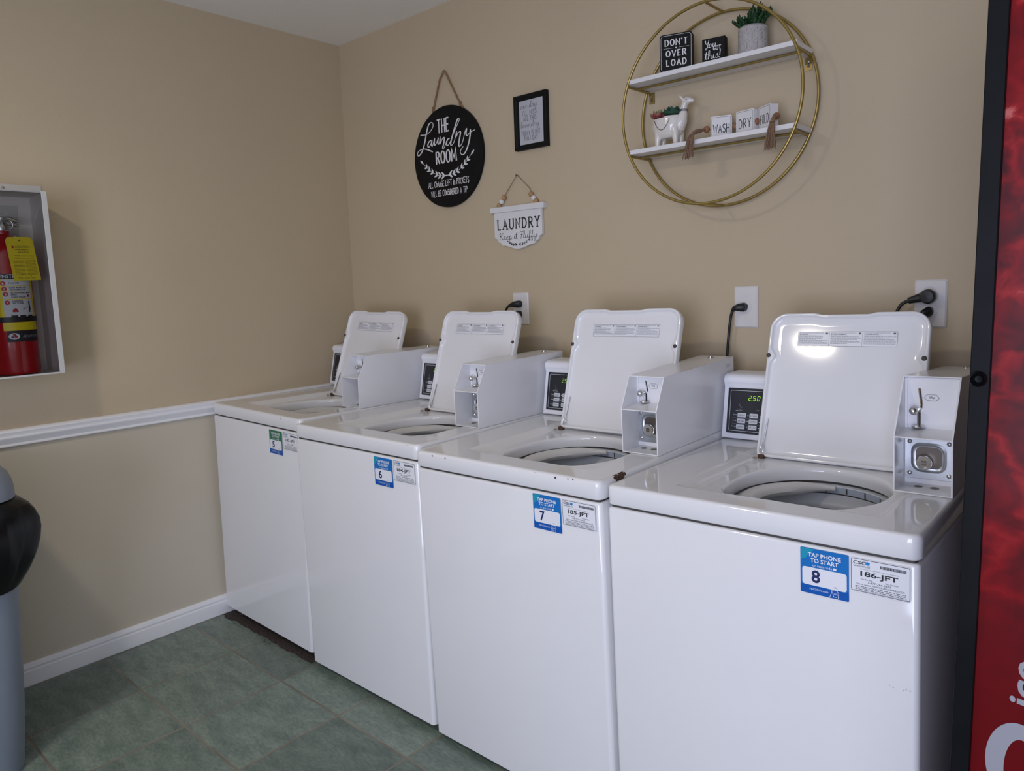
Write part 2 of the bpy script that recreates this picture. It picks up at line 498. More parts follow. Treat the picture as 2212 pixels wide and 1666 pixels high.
def frame_line(mb, u0, v0, u1, v1, r, w, place, n, m):
    a = rrect(u0, v0, u1, v1, r); b = rrect(u0 + w, v0 + w, u1 - w, v1 - w, max(r - w, 1e-4))
    k = len(a)
    mb.add([place(x, y, n) for x, y in a] + [place(x, y, n) for x, y in b], [(i, (i + 1) % k, k + (i + 1) % k, k + i) for i in range(k)], m)

def crom(pts, sub=6, closed=False):
    P = [Vector(p) for p in pts]
    k = len(P); out = []
    for i in range(k if closed else k - 1):
        p0 = P[(i - 1) % k] if closed or i > 0 else P[0] * 2 - P[1]
        p1 = P[i]; p2 = P[(i + 1) % k]
        p3 = P[(i + 2) % k] if closed or i + 2 < k else p2 * 2 - p1
        for j in range(sub):
            t = j / sub
            out.append(0.5 * ((2 * p1) + (p2 - p0) * t + (2 * p0 - 5 * p1 + 4 * p2 - p3) * t * t + (3 * p1 - p0 - 3 * p2 + p3) * t ** 3))
    if not closed:
        out.append(P[-1])
    return out

# --- printed sans text
_tc = {}
def text_poly(s, bold=0.0):
    key = (s, bold)
    if key in _tc: return _tc[key]
    c = bpy.data.curves.new('t', 'FONT'); c.body = s; c.size = 1.0; c.resolution_u = 3; c.offset = bold
    o = bpy.data.objects.new('t', c); COL.objects.link(o)
    bpy.context.view_layer.update()
    dg = bpy.context.evaluated_depsgraph_get()
    oe = o.evaluated_get(dg); me = oe.to_mesh()
    v = [(p.co.x, p.co.y) for p in me.vertices]; f = [list(p.vertices) for p in me.polygons]
    oe.to_mesh_clear()
    bpy.data.objects.remove(o); bpy.data.curves.remove(c)
    _tc[key] = (v, f)
    return v, f

def text(mb, s, u0, u1, v0, v1, place, n=0.0, m=0, slant=0.0, bold=0.0, dot=None):
    v, f = text_poly(s, 0.024 if bold else 0.0)
    if not v: return
    x0 = min(p[0] for p in v); x1 = max(p[0] for p in v); y0 = min(p[1] for p in v); y1 = max(p[1] for p in v)
    sx = (u1 - u0) / max(x1 - x0, 1e-6); sy = (v1 - v0) / max(y1 - y0, 1e-6)
    mb.add([place(u0 + (x - x0) * sx + slant * (y - y0) * sy, v0 + (y - y0) * sy, n) for x, y in v], f, m)

def micro(mb, u0, u1, v, h, place, n=0.0, m=0, fill=1.0):      # a line of print too small to read
    u = u0
    while u < u0 + (u1 - u0) * fill:
        w = h * random.uniform(1.2, 4.5)
        w = min(w, u1 - u)
        mb.rect(u, v, u + w, v + h * 0.62, place, n, m)
        u += w + h * 0.7

# --- stroke capitals (hand lettering)
def _arc(cx, cy, rx, ry, a0, a1, n=10):
    return [(cx + rx * cos(math.radians(a0 + (a1 - a0) * i / n)), cy + ry * sin(math.radians(a0 + (a1 - a0) * i / n))) for i in range(n + 1)]
CAPS = {
 'A': (.62, [[(0, 0), (.31, 1), (.62, 0)], [(.11, .34), (.51, .34)]]),
 'B': (.5, [[(0, 0), (0, 1)], [(0, 1)] + _arc(.24, .76, .22, .24, 90, -90) + [(0, .52)], [(0, .52)] + _arc(.26, .26, .24, .26, 90, -90) + [(0, 0)]]),
 'C': (.55, [_arc(.32, .5, .32, .5, 48, 312, 16)]),
 'D': (.56, [[(0, 0), (0, 1)], [(0, 1), (.2, 1)] + _arc(.2, .5, .36, .5, 90, -90, 14) + [(0, 0)]]),
 'E': (.46, [[(.46, 1), (0, 1), (0, 0), (.46, 0)], [(0, .52), (.38, .52)]]),
 'F': (.46, [[(.46, 1), (0, 1), (0, 0)], [(0, .52), (.38, .52)]]),
 'G': (.6, [_arc(.32, .5, .32, .5, 48, 300, 16) + [(.58, .2), (.58, .45), (.36, .45)]]),
 'H': (.55, [[(0, 0), (0, 1)], [(.55, 0), (.55, 1)], [(0, .5), (.55, .5)]]),
 'I': (.02, [[(.01, 0), (.01, 1)]]),
 'J': (.4, [[(.36, 1), (.36, .2)] + _arc(.19, .2, .17, .2, 0, -160, 8)]),
 'K': (.54, [[(0, 0), (0, 1)], [(.52, 1), (0, .42)], [(.14, .56), (.54, 0)]]),
 'L': (.44, [[(0, 1), (0, 0), (.44, 0)]]),
 'M': (.74, [[(0, 0), (.05, 1), (.37, .3), (.69, 1), (.74, 0)]]),
 'N': (.6, [[(0, 0), (0, 1), (.6, 0), (.6, 1)]]),
 'O': (.62, [_arc(.31, .5, .31, .5, 90, 450, 22)]),
 'P': (.5, [[(0, 0), (0, 1)], [(0, 1), (.2, 1)] + _arc(.22, .74, .26, .26, 90, -90) + [(0, .48)]]),
 'R': (.54, [[(0, 0), (0, 1)], [(0, 1), (.2, 1)] + _arc(.22, .75, .26, .25, 90, -90) + [(0, .5)], [(.2, .5), (.54, 0)]]),
 'S': (.5, [_arc(.26, .76, .23, .24, 30, 270, 12) + _arc(.25, .26, .25, .26, 90, -150, 12)]),
 'T': (.58, [[(0, 1), (.58, 1)], [(.29, 1), (.29, 0)]]),
 'U': (.58, [[(0, 1), (0, .3)] + _arc(.29, .3, .29, .3, 180, 360, 12) + [(.58, 1)]]),
 'V': (.6, [[(0, 1), (.3, 0), (.6, 1)]]),
 'W': (.86, [[(0, 1), (.2, 0), (.43, .8), (.66, 0), (.86, 1)]]),
 'Y': (.58, [[(0, 1), (.29, .48), (.58, 1)], [(.29, .48), (.29, 0)]]),
 "'": (.04, [[(.03, 1.0), (.0, .78)]]), '!': (.03, [[(.02, 1), (.02, .3)], [(.02, .06), (.02, .0)]]), ' ': (.28, []),
 'i': (.02, [[(.01, 0), (.01, .68)], [(.01, .92), (.01, .98)]]),
 'n': (.42, [[(0, 0), (0, .7)], [(0, .45)] + _arc(.21, .45, .21, .25, 180, 0, 10) + [(.42, 0)]]),
 'h': (.42, [[(0, 0), (0, 1)], [(0, .4)] + _arc(.21, .4, .21, .25, 180, 0, 10) + [(.42, 0)]]),
}
def caps(mb, s, u0, u1, v0, v1, w, place, n=0.0, m=0, gap=.2, serif=0.0, heavy=None, jitter=0.0, slab=None):
    tot = sum(CAPS[c][0] for c in s) + gap * (len(s) - 1)
    sx = (u1 - u0) / tot; sy = v1 - v0
    x = 0.0
    for c in s:
        wd_, st = CAPS[c]
        jy = random.uniform(-jitter, jitter) * sy
        for i, pl in enumerate(st):
            pp = [(u0 + (x + a) * sx, v0 + jy + b * sy) for a, b in pl]
            ww = w
            thin = (c == 'A' and i == 0) or (c in 'NMV' and False)
            mb.ribbon(pp, ww, place, n + 4e-5 * i, m, vert=heavy, caps=not heavy)
            if serif:
                for q, nb in ((pp[0], pp[1]), (pp[-1], pp[-2])):
                    if abs(q[1] - v0 - jy) < 1e-6 or abs(q[1] - v1 - jy) < 1e-6:
                        if abs(nb[0] - q[0]) < abs(nb[1] - q[1]) * 0.9:
                            mb.rect(q[0] - serif * sx, q[1] - w * .3, q[0] + serif * sx, q[1] + w * .3, place, n + 2.0e-4 + 1e-5 * i, m)
        x += wd_ + gap

# --- joined-up script
SCR = {
 'a': (.52, [[(0, .05), (.16, .38), (.36, .48), (.2, .5), (.06, .25), (.14, .02), (.3, .16), (.39, .48), (.37, .12), (.44, .0), (.52, .05)]]),
 'u': (.52, [[(0, .05), (.09, .48), (.07, .14), (.18, 0), (.32, .18), (.38, .48), (.37, .1), (.44, 0), (.52, .05)]]),
 'n': (.5, [[(0, .05), (.09, .47), (.08, 0), (.12, .3), (.27, .49), (.34, .36), (.33, .1), (.41, 0), (.5, .05)]]),
 'd': (.56, [[(0, .05), (.2, .42), (.34, .46), (.2, .5), (.06, .22), (.15, .02), (.3, .15), (.44, .7), (.52, 1.05), (.46, 1.08), (.39, .5), (.39, .06), (.47, 0), (.56, .05)]]),
 'r': (.42, [[(0, .05), (.1, .5), (.13, .57), (.17, .44), (.3, .44), (.27, .15), (.33, 0), (.42, .05)]]),
 'y': (.56, [[(0, .05), (.09, .48), (.07, .14), (.17, .02), (.31, .18), (.4, .48), (.33, -.08), (.2, -.46), (.06, -.44), (.1, -.22), (.36, .02), (.56, .22)]]),
 'o': (.48, [[(0, .05), (.14, .4), (.24, .5), (.08, .34), (.1, .05), (.24, 0), (.36, .2), (.33, .42), (.23, .5), (.34, .4), (.48, .42)]]),
 'e': (.42, [[(0, .05), (.18, .22), (.31, .38), (.22, .5), (.09, .3), (.14, .03), (.28, 0), (.42, .08)]]),
 'p': (.46, [[(0, .05), (.1, .48), (.07, -.42), (.1, .3), (.24, .49), (.35, .3), (.25, .03), (.13, .05), (.3, 0), (.46, .05)]]),
 'i': (.26, [[(0, .05), (.1, .48), (.08, .1), (.16, 0), (.26, .05)], [(.15, .68), (.16, .72)]]),
 't': (.3, [[(0, .05), (.15, .9), (.1, .1), (.18, 0), (.3, .05)], [(-.05, .62), (.32, .66)]]),
 'l': (.28, [[(0, .05), (.2, .6), (.22, 1.02), (.13, .98), (.1, .2), (.16, 0), (.28, .05)]]),
 'f': (.34, [[(0, .05), (.2, .6), (.25, 1.02), (.15, .98), (.1, .2), (.07, -.44), (.19, -.36), (.15, 0), (.34, .1)]]),
 'h': (.5, [[(0, .05), (.18, .6), (.21, 1.02), (.11, .96), (.08, 0), (.12, .3), (.27, .48), (.34, .35), (.33, .08), (.41, 0), (.5, .05)]]),
 's': (.36, [[(0, .05), (.19, .54), (.24, .3), (.26, .08), (.12, -.02), (.05, .08)], [(.24, .1), (.36, .05)]]),
 'K': (.58, [[(.14, 1), (.08, .5), (.06, 0)], [(.56, 1), (.3, .62), (.1, .5), (.3, .44), (.5, .02), (.6, .05)], [(0, .86), (.14, 1.0), (.24, .94)]]),
 'F': (.5, [[(0, .86), (.12, 1), (.4, .95), (.62, 1.02)], [(.36, .96), (.27, .4), (.16, 0), (.03, .04)], [(.14, .5), (.48, .53)]]),
 'L': (.62, [[(-.12, .66), (.16, .84), (.42, 1.04), (.38, 1.22), (.26, 1.1), (.18, .5), (.1, .02), (-.12, -.3), (-.3, -.44), (-.2, -.2), (.12, -.02), (.42, -.08), (.62, .05)]]),
 'Y': (.52, [[(0, .86), (.1, 1), (.14, .64), (.24, .5), (.4, .62), (.56, 1)], [(.56, 1), (.42, .4), (.26, -.18), (.1, -.22), (.2, 0), (.52, .06)]]),
 '!': (.2, [[(.14, 1), (.08, .3)], [(.05, .04), (.055, .0)]]), ' ': (.3, []),
}
def script(mb, s, u0, u1, vbase, size, w, place, n=0.0, m=0, callig=.45, slope=0.0, rise=None):
    tot = sum(SCR[c][0] for c in s)
    sx = (u1 - u0) / tot
    x = 0.0
    for ci, c in enumerate(s):
        wd_, st = SCR[c]
        for si, pl in enumerate(st):
            sm_ = crom([(a, b, 0) for a, b in pl], 5)
            pp = [(u0 + (x + p[0]) * sx, vbase + p[1] * size + slope * (x + p[0]) * sx) for p in sm_]
            mb.ribbon(pp, w, place, n + 1.5e-5 * (ci % 2) + 5e-4 * si, m, callig=callig)
        x += wd_

def leafpoly(cx, cy, ang, ln, wd_):
    out = []
    for i in range(7):
        t = i / 6; out.append((t * ln, wd_ * sin(PI * t ** 0.8)))
    for i in range(5, 0, -1):
        t = i / 6; out.append((t * ln, -wd_ * sin(PI * t ** 0.8)))
    c, s = cos(ang), sin(ang)
    return [(cx + a * c - b * s, cy + a * s + b * c) for a, b in out]

def laurel(mb, pts, ln, wd_, place, n, m, stem, count, start=.12, step_ang=.62):
    P = crom([(a, b, 0) for a, b in pts], 10)
    mb.ribbon([(p.x, p.y) for p in P], stem, place, n, m)
    k = len(P)
    for i in range(count):
        j = int((start + (1 - start) * i / (count - 1)) * (k - 2))
        d = P[j + 1] - P[j]
        a = math.atan2(d.y, d.x)
        sc = 1.0 - .25 * i / count
        if i == count - 1:
            mb.flat(leafpoly(P[-1].x, P[-1].y, a, ln, wd_), place, n, m)
        else:
            mb.flat(leafpoly(P[j].x, P[j].y, a + step_ang, ln * sc, wd_ * sc), place, n + 7e-4, m)
            mb.flat(leafpoly(P[j].x, P[j].y, a - step_ang, ln * sc, wd_ * sc), place, n + 7.5e-4, m)

# ------------------------------------------------------------------ room shell
TX, TY, TS = 0.3619, -0.8872, 0.3302
def shell(name, lo, hi, m):
    return tag(MB().box(lo, hi).build(name, m), kind='structure')
shell('floor', (-0.1, ROOM_Y - 0.1, -0.1), (ROOM_X + 0.1, 0.1, 0.0), floor_material(TX, TY, TS))
shell('ceiling', (-0.1, ROOM_Y - 0.1, ROOM_Z), (ROOM_X + 0.1, 0.1, ROOM_Z + 0.1), 'ceiling')
shell('wall_back', (-0.1, 0.0, 0.0), (ROOM_X + 0.1, 0.1, ROOM_Z), 'wall')
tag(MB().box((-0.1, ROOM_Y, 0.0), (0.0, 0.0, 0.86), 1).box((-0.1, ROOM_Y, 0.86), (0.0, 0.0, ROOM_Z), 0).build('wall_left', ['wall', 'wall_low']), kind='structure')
w = MB()
zmax = ROOM_Z
w.box((ROOM_X, ROOM_Y, 0), (ROOM_X + .1, WIN2[0], zmax)); w.box((ROOM_X, WIN2[1], 0), (ROOM_X + .1, 0, zmax))
w.box((ROOM_X, WIN2[0], 0), (ROOM_X + .1, WIN2[1], WIN2[2])); w.box((ROOM_X, WIN2[0], WIN2[3]), (ROOM_X + .1, WIN2[1], zmax))
tag(w.build('wall_right', 'wall'), kind='structure')
w = MB()
for a, b in ((0, WIN[0]), (WIN[1], ROOM_X)):
    w.box((a, ROOM_Y - 0.1, 0), (b, ROOM_Y, ROOM_Z))
for q in (WIN,):
    w.box((q[0], ROOM_Y - 0.1, 0), (q[1], ROOM_Y, q[2])); w.box((q[0], ROOM_Y - 0.1, q[3]), (q[1], ROOM_Y, ROOM_Z))
tag(w.build('wall_front', 'wall'), kind='structure')
def window(name, a0, a1, z0, z1, P):
    w = MB()
    mid = (a0 + a1) / 2
    for u0, v0, u1, v1 in ((a0, z0, a0 + .05, z1), (a1 - .05, z0, a1, z1), (mid - .025, z0 + .05, mid + .025, z1 - .05), (a0 + .05, z0, a1 - .05, z0 + .05), (a0 + .05, z1 - .05, a1 - .05, z1)):
        w.prism([(u0, v0), (u1, v0), (u1, v1), (u0, v1)], P, .03, .07)
    return tag(w.build(name, 'trim'), kind='structure')
window('window_1', *WIN, lambda u, v, n=0: Vector((u, ROOM_Y - n, v)))
window('window_2', *WIN2, lambda u, v, n=0: Vector((ROOM_X + n, u, v)))

# baseboard and chair rail on the left wall: a moulded profile swept along Y
def moulding(name, prof, y0, y1, m):
    b = MB()
    b.prism(prof, lambda u, v, n=0: Vector((u, n, v)), y0, y1, 0)
    o = b.build(name, m, bevel=(0.0012, 2))
    return tag(o, kind='structure')
moulding('baseboard_left', [(0, 0), (0.016, 0), (0.016, 0.052), (0.013, 0.055), (0.013, 0.060), (0.0145, 0.063), (0.010, 0.073), (0.006, 0.079), (0, 0.079)], ROOM_Y, 0, 'trim')
moulding('trim_1', [(0, 0.838), (0.010, 0.838), (0.013, 0.8405), (0.013, 0.8455), (0.011, 0.848), (0.020, 0.866), (0.022, 0.869), (0.022, 0.873), (0.020, 0.875), (0.0205, 0.880), (0.024, 0.889), (0.020, 0.894), (0.012, 0.898), (0, 0.898)], ROOM_Y, -0.001, 'trim')
moulding('baseboard_back', [(0, 0), (0, 0)] and [(0.03, 0.001), (0.031, 0.001), (0.031, 0.002), (0.03, 0.002)], -0.03, -0.029, 'trim') if False else None

# ceiling lamp (behind the camera; lights the room and glints on the near lid)
LAMP = (1.31, -2.345)
lt = empty('ceiling_lamp', (LAMP[0], LAMP[1], ROOM_Z))
tag(lt, 'round white flush ceiling lamp behind the viewpoint', 'lamp')
MB().lathe([(0.001, -0.001), (0.115, -0.001), (0.115, -0.03), (0.105, -0.032)], 40).build('lamp_base', 'trim', lt)
MB().lathe([(0.105, -0.03), (0.103, -0.042), (0.09, -0.055), (0.055, -0.066), (0.001, -0.070)], 40).build('lamp_shade', 'lamp_glass', lt)
pl = bpy.data.lights.new('lamp_light', 'AREA'); pl.shape = 'DISK'; pl.size = 0.18; pl.energy = 11.5; pl.color = (1.0, 0.915, 0.766)
po = bpy.data.objects.new('lamp_light', pl); po.location = (LAMP[0], LAMP[1], ROOM_Z - 0.080); COL.objects.link(po)

# ------------------------------------------------------------------ washing machines
W, HD, HS, DEP = 0.6408, 0.8549, 0.8108, 0.695
POSE = [
 (0.0190, -0.7470, 0.0370, -0.0040, 0.0120, -0.0087340),
 (0.69160, -0.76601, 0.02144, -0.0033552, -0.0055093, 0.0085051),
 (1.34085, -0.76689, 0.01449, -0.0095, -0.0122949, 0.0237438),
 (1.99178, -0.77331, 0.01432, -0.0078, -0.0191286, 0.0053044)]
def pose_matrix(p):
    x, y, z, yaw, roll, tilt = p
    R = Matrix.Rotation(yaw, 4, 'Z') @ Matrix.Rotation(roll, 4, 'Y') @ Matrix.Rotation(tilt, 4, 'X')
    return Matrix.Translation((x, y, z)) @ R

OPEN = crom([(a, b, 0) for a, b in [(.203, .262), (.206, .20), (.213, .155), (.230, .127), (.250, .115), (.277, .098), (.325, .094), (.360, .102), (.385, .118), (.42, .124), (.462, .134), (.490, .170), (.511, .215), (.518, .272), (.513, .315), (.492, .362), (.457, .40), (.41, .424), (.36, .432), (.31, .424), (.267, .399), (.234, .360), (.212, .315)]], 8, True)
OC = (0.362, 0.262)
_oa = sorted([(math.atan2(p.y - OC[1], p.x - OC[0]), math.hypot(p.x - OC[0], p.y - OC[1])) for p in OPEN])
def open_r(a):
    n = len(_oa)
    for i in range(n):
        a0, r0 = _oa[i]; a1, r1 = _oa[(i + 1) % n]
        if i == n - 1: a1 += 2 * PI
        aa = a
        if i == n - 1 and a < a0: aa = a + 2 * PI
        if a0 <= aa <= a1:
            t = (aa - a0) / max(a1 - a0, 1e-9)
            return r0 + (r1 - r0) * t
    return _oa[0][1]
def sstep(t):
    t = max(0.0, min(1.0, t)); return t * t * (3 - 2 * t)
def deck_z(x, y):
    lin_ = lambda t: max(0.0, min(1.0, t))
    s = lin_((x - .134) / .026) * lin_((.562 - x) / .022) * lin_((y - .074) / .016) * lin_((.505 - y) / .030)
    return HD - .0155 * s

def make_deck():
    mb = MB()
    N = 28
    def outline(ins, r):
        out = []
        pts = rrect(ins, ins, W - ins, DEP - .03 - ins, r, 5)
        k = len(pts)
        for i in range(k):
            a = Vector(pts[i]); b = Vector(pts[(i + 1) % k])
            segs = 1 if (b - a).length < .03 else N * 2
            for j in range(segs):
                out.append(a + (b - a) * j / segs)
        return out
    base = outline(.009, .010)
    k = len(base)
    ang = [math.atan2(p.y - OC[1], p.x - OC[0]) for p in base]
    op = [Vector((OC[0] + cos(a) * open_r(a), OC[1] + sin(a) * open_r(a))) for a in ang]
    rings = []
    # rolled lip of the opening, from below upwards
    for g, dz in ((.0055, -.030), (.0050, -.024), (.0035, -.010), (.0012, -.004), (-.002, -.0012)):
        rings.append([(p.x - cos(a) * (-g) * 1 if False else p.x + cos(a) * g * 1.0, p.y + sin(a) * g, deck_z(p.x, p.y) + dz) for p, a in zip(op, ang)])
    rings = rings[:]
    J = 46
    for j in range(J + 1):
        t = (j / J)
        t = t * 1.0
        rg = []
        for p, q, a in zip(op, base, ang):
            x = p.x + cos(a) * (-.004) ; y = p.y + sin(a) * (-.004)
            x = p.x + cos(a) * .0065 * (1 - t); y = p.y + sin(a) * .0065 * (1 - t)
            x = x + (q.x - p.x) * t; y = y + (q.y - p.y) * t
            rg.append((x, y, deck_z(x, y)))
        rings.append(rg)
    # the lip rings must sit at the opening edge: rebuild so they curl down and inwards-out
    lip = []
    for g, dz in ((.004, -.032), (.002, -.026), (.0, -.014), (.0006, -.007), (.0025, -.0026), (.0048, -.0006)):
        lip.append([(p.x + cos(a) * g, p.y + sin(a) * g, deck_z(p.x + cos(a) * .006, p.y + sin(a) * .006) + dz) for p, a in zip(op, ang)])
    rings = lip + rings[5:]
    for ins, z in ((.0055, -.0008), (.0026, -.0028), (.0008, -.0058), (.0, -.0095), (.0, -(HD - HS) + .002), (.0015, -(HD - HS)), (.006, -(HD - HS))):
        rings.append([(p.x, p.y, HD + z) for p in outline(ins, .019 - ins)])
    v = [p for r in rings for p in r]
    fs = []
    for j in range(len(rings) - 1):
        for i in range(k):
            i2 = (i + 1) % k
            fs.append((j * k + i, j * k + i2, (j + 1) * k + i2, (j + 1) * k + i))
    mb.add(v, fs, 0, True)
    return mb

LEAN = math.radians(17.8)
LU, LV = Vector((1, 0, 0)), Vector((0, sin(LEAN), cos(LEAN)))
LID0 = Vector((.163, .452, .8487))
LW, LH = .3795, .3775
lidp = plane(LID0, LU, LV)
def make_lid():
    mb = MB()
    out = []
    R = .042
    def seg(a, b, n):
        for i in range(n):
            out.append((a[0] + (b[0] - a[0]) * i / n, a[1] + (b[1] - a[1]) * i / n))
    def arc(cx, cy, r, a0, n=8):
        for i in range(n):
            t = math.radians(a0 + 90 * i / n)
            out.append((cx + r * cos(t), cy + r * sin(t)))
    arc(LW - .012, .012, .012, -90, 4)
    seg((LW, .012), (LW, LH - R), 40)
    arc(LW - R, LH - R, R, 0)
    # top edge with a shallow finger dip in the middle
    xs = [LW - R - (LW - 2 * R) * i / 30 for i in range(30)]
    for x in xs:
        d = sstep((x - .112) / .02) * sstep((.262 - x) / .02)
        out.append((x, LH - .0045 * d))
    arc(R, LH - R, R, 90)
    seg((0, LH - R), (0, .012), 40)
    arc(.012, .012, .012, 180, 4)
    seg((.012, 0), (LW - .012, 0), 30)
    k = len(out)
    nrm = []
    for i in range(k):
        a = Vector(out[i - 1]); b = Vector(out[(i + 1) % k])
        d = (b - a).normalized(); nrm.append(Vector((-d.y, d.x)))
    def inset(d, extra=0.0):
        r = []
        for i, p in enumerate(out):
            e = d
            if extra:
                for bx in (0, LW):
                    if abs(p[0] - bx) < .001:
                        e += extra * math.exp(-((p[1] - .2650) / .013) ** 2)
            q = Vector(p) + nrm[i] * e
            r.append((q.x, q.y))
        return r
    T = .024
    rings = [(inset(.004), -T), (inset(.001), -T + .003), (inset(0), -T + .006), (inset(0), -.004), (inset(.0010), -.0011), (inset(.0030), 0),
             (inset(.0062, .0125), 0), (inset(.0074, .0128), -.0008), (inset(.0084, .0130), -.0036), (inset(.0102, .0128), -.0066), (inset(.0135, .0118), -.0082), (inset(.019, .0085), -.0090), (inset(.03, .002), -.0093)]
    v = []
    for r, n in rings:
        v += [lidp(a, b, n) for a, b in r]
    fs = []
    for j in range(len(rings) - 1):
        for i in range(k):
            i2 = (i + 1) % k
            fs.append((j * k + i, j * k + i2, (j + 1) * k + i2, (j + 1) * k + i))
    mb.add(v, fs, 0, True)
    last = (len(rings) - 1) * k
    mb.add([v[last + i] for i in range(k)], [list(range(k))], 0, True)
    mb.add([v[i] for i in range(k)], [list(range(k))[::-1]], 0)
    return mb

CON_A = (.562, .8585); CON_B = (.5905, 1.0000)
_cl = math.hypot(CON_B[0] - CON_A[0], CON_B[1] - CON_A[1])
CV = Vector((0, (CON_B[0] - CON_A[0]) / _cl, (CON_B[1] - CON_A[1]) / _cl))
conp = plane((0, CON_A[0], CON_A[1]), (1, 0, 0), CV)

def make_coin_box(parent, ztop, ytop, yback=.684, zback=1.0565):
    X0, X1 = .5304, .6368
    yf, z0, zm = .256, .8555, .9690
    t = .0028
    side = [(yf, z0), (yback, z0), (yback, zback), (ytop, ztop), (yf, zm)]
    mb = MB()
    P = lambda u, v, n=0: Vector((n, u, v))
    mb.prism(side, P, X0, X0 + t); mb.prism(side, P, X1 - t, X1)
    mb.prism([(ytop, ztop), (yback, zback), (yback, zback - t), (ytop, ztop - t)], P, X0 + .0005, X1 - .0005)
    mb.box((X0 + .0005, yf + .0005, z0), (X1 - .0005, yback, z0 + t))
    mb.box((X0, yback - t, z0), (X1, yback, zback - .001))
    mb.prism([(yf + .001, zm - t), (.337, zm + .003), (.337, zm + .006), (yf + .001, zm)], P, X0 + t, X1 - t)
    mb.box((X0 + t, .334, z0 + t), (X1 - t, .337, ztop - .004))
    mb.box((X0 + t, .3305, z0 + t), (X0 + .008, .3345, ztop - .005)); mb.box((X1 - .008, .3305, z0 + t), (X1 - t, .3345, ztop - .005))
    mb.box((X0 + .007, .3305, z0 + t), (X1 - .007, .3345, z0 + .0135))
    # pressed slot near the back of the right side, screw holes in the sill
    sp = plane((X1, 0, 0), (0, 1, 0), (0, 0, 1))
    mb.flat(rrect(.638, 1.030, .664, 1.039, .0044), sp, .0004, 1)
    for x in (.565, .595):
        mb.flat([(x + .0085 * cos(a * PI / 8), .305 + .0085 * sin(a * PI / 8)) for a in range(16)], plane((0, 0, z0 + t), (1, 0, 0), (0, 1, 0)), .0004, 2)
    cb = mb.build('coin_box', ['enamel2', 'tub', 'dark_steel'], parent, bevel=(.0009, 2))
    f = (ztop - .976) / (1.083 - .976)
    zz = lambda z: .976 + (z - .976) * f
    pl_ = ZY((0, .3335, 0))
    s = MB()
    sl = crom([(.5600, zz(1.055), 0), (.5612, zz(1.045), 0), (.5632, zz(1.030), 0), (.5640, zz(1.018), 0)], 4)
    s.ribbon([(p.x, p.y) for p in sl], .0050, pl_, .0006, 0)
    s.ribbon([(p.x + .0005, p.y) for p in sl], .0022, pl_, .0010, 1)
    s.ribbon([(.5590, zz(1.012)), (.5590, zz(.982))], .0068, pl_, .0006, 0)
    s.ribbon([(.5602, zz(1.006)), (.5602, zz(.983))], .0040, pl_, .0010, 1)
    s.lathe([(.0001, 0), (.0045, 0), (.0045, .018), (.0001, .018)], 12, Matrix.Translation((.5545, .332, zz(1.0125))) @ Matrix.Rotation(PI / 2, 4, 'X'), 2)
    s.sphere((.5535, .314, zz(1.0125)), .0085, 20, 2)
    s.lathe([(.0001, -.002), (.0115, -.002), (.0125, 0), (.0115, .002), (.0001, .003)], 20, Matrix.Translation((.559, .3265, zz(.979))), 2)
    s.build('coin_slide', ['chrome', 'ink', 'steel'], cb)
    h = MB()
    hx0, hx1, hz = .5688, .5962, zz(1.0385)
    hexo = [(hx0, hz), (hx0 + .0055, hz - .0062), (hx1 - .0055, hz - .0062), (hx1, hz), (hx1 - .0055, hz + .0062), (hx0 + .0055, hz + .0062)]
    h.flat(hexo, pl_, .0005, 0)
    for i in range(6):
        h.ribbon([hexo[i], hexo[(i + 1) % 6]], .0007, pl_, .0009, 1)
    text(h, '25¢', .5772, .5885, hz - .0026, hz + .0026, pl_, .0009, 1, bold=.00015)
    h.build('price_tag', ['enamel2', 'ink_grey'], cb)
    lp = MB()
    lx0, lx1, lz0, lz1 = .5345, .6215, .8695, .9560
    lp.prism(rrect(lx0, lz0, lx1, lz1, .002, 3), ZY((0, .3300, 0)), -.0015, .0005, 0)
    # dished cup round the lock
    cxx, czz = .5785, .9140
    outs = [(rrect(cxx - .033, czz - .031, cxx + .033, czz + .031, .019), .0007), (rrect(cxx - .029, czz - .027, cxx + .029, czz + .027, .017), .0026),
            (rrect(cxx - .027, czz - .025, cxx + .027, czz + .025, .015), .0012), (rrect(cxx - .0245, czz - .0225, cxx + .0245, czz + .0225, .013), .0006)]
    pz = ZY((0, .3300, 0))
    k = len(outs[0][0]); vv = []
    for r, n in outs: vv += [pz(a, b, n) for a, b in r]
    lp.add(vv, [(j * k + i, j * k + (i + 1) % k, (j + 1) * k + (i + 1) % k, (j + 1) * k + i) for j in range(3) for i in range(k)], 0, True)
    lp.flat(outs[3][0], pz, .0007, 1)
    for x, z in ((lx0 + .0085, lz0 + .010), (lx0 + .0085, lz1 - .010), (lx1 - .006, lz0 + .010), (lx1 - .006, lz1 - .010)):
        lp.lathe([(.0001, .0022), (.0028, .0018), (.0046, .0), ], 14, Matrix.Translation((x, .3295, z)) @ Matrix.Rotation(PI / 2, 4, 'X'), 2)
    lp.build('lock_plate', ['zinc', 'dark_steel', 'steel'], cb)
    lk = MB()
    lx = Matrix.Translation((.5730, .3295, .9062)) @ Matrix.Rotation(PI / 2, 4, 'X')
    lk.lathe([(.0148, 0), (.0148, .016), (.0138, .0172), (.0105, .0172), (.0100, .0166), (.0001, .0166)], 32, lx, 0)
    pk = plane((.5730, .3129, .9062), (1, 0, 0), (0, 0, 1))
    lk.flat(rrect(-.005, -.005, .005, .005, .001, 2), pk, .0003, 1)
    lk.flat(rrect(-.004, -.0008, .0048, .0008, .0004, 2), pk, .0005, 0)
    lk.build('lock', ['chrome', 'dark_steel'], cb)
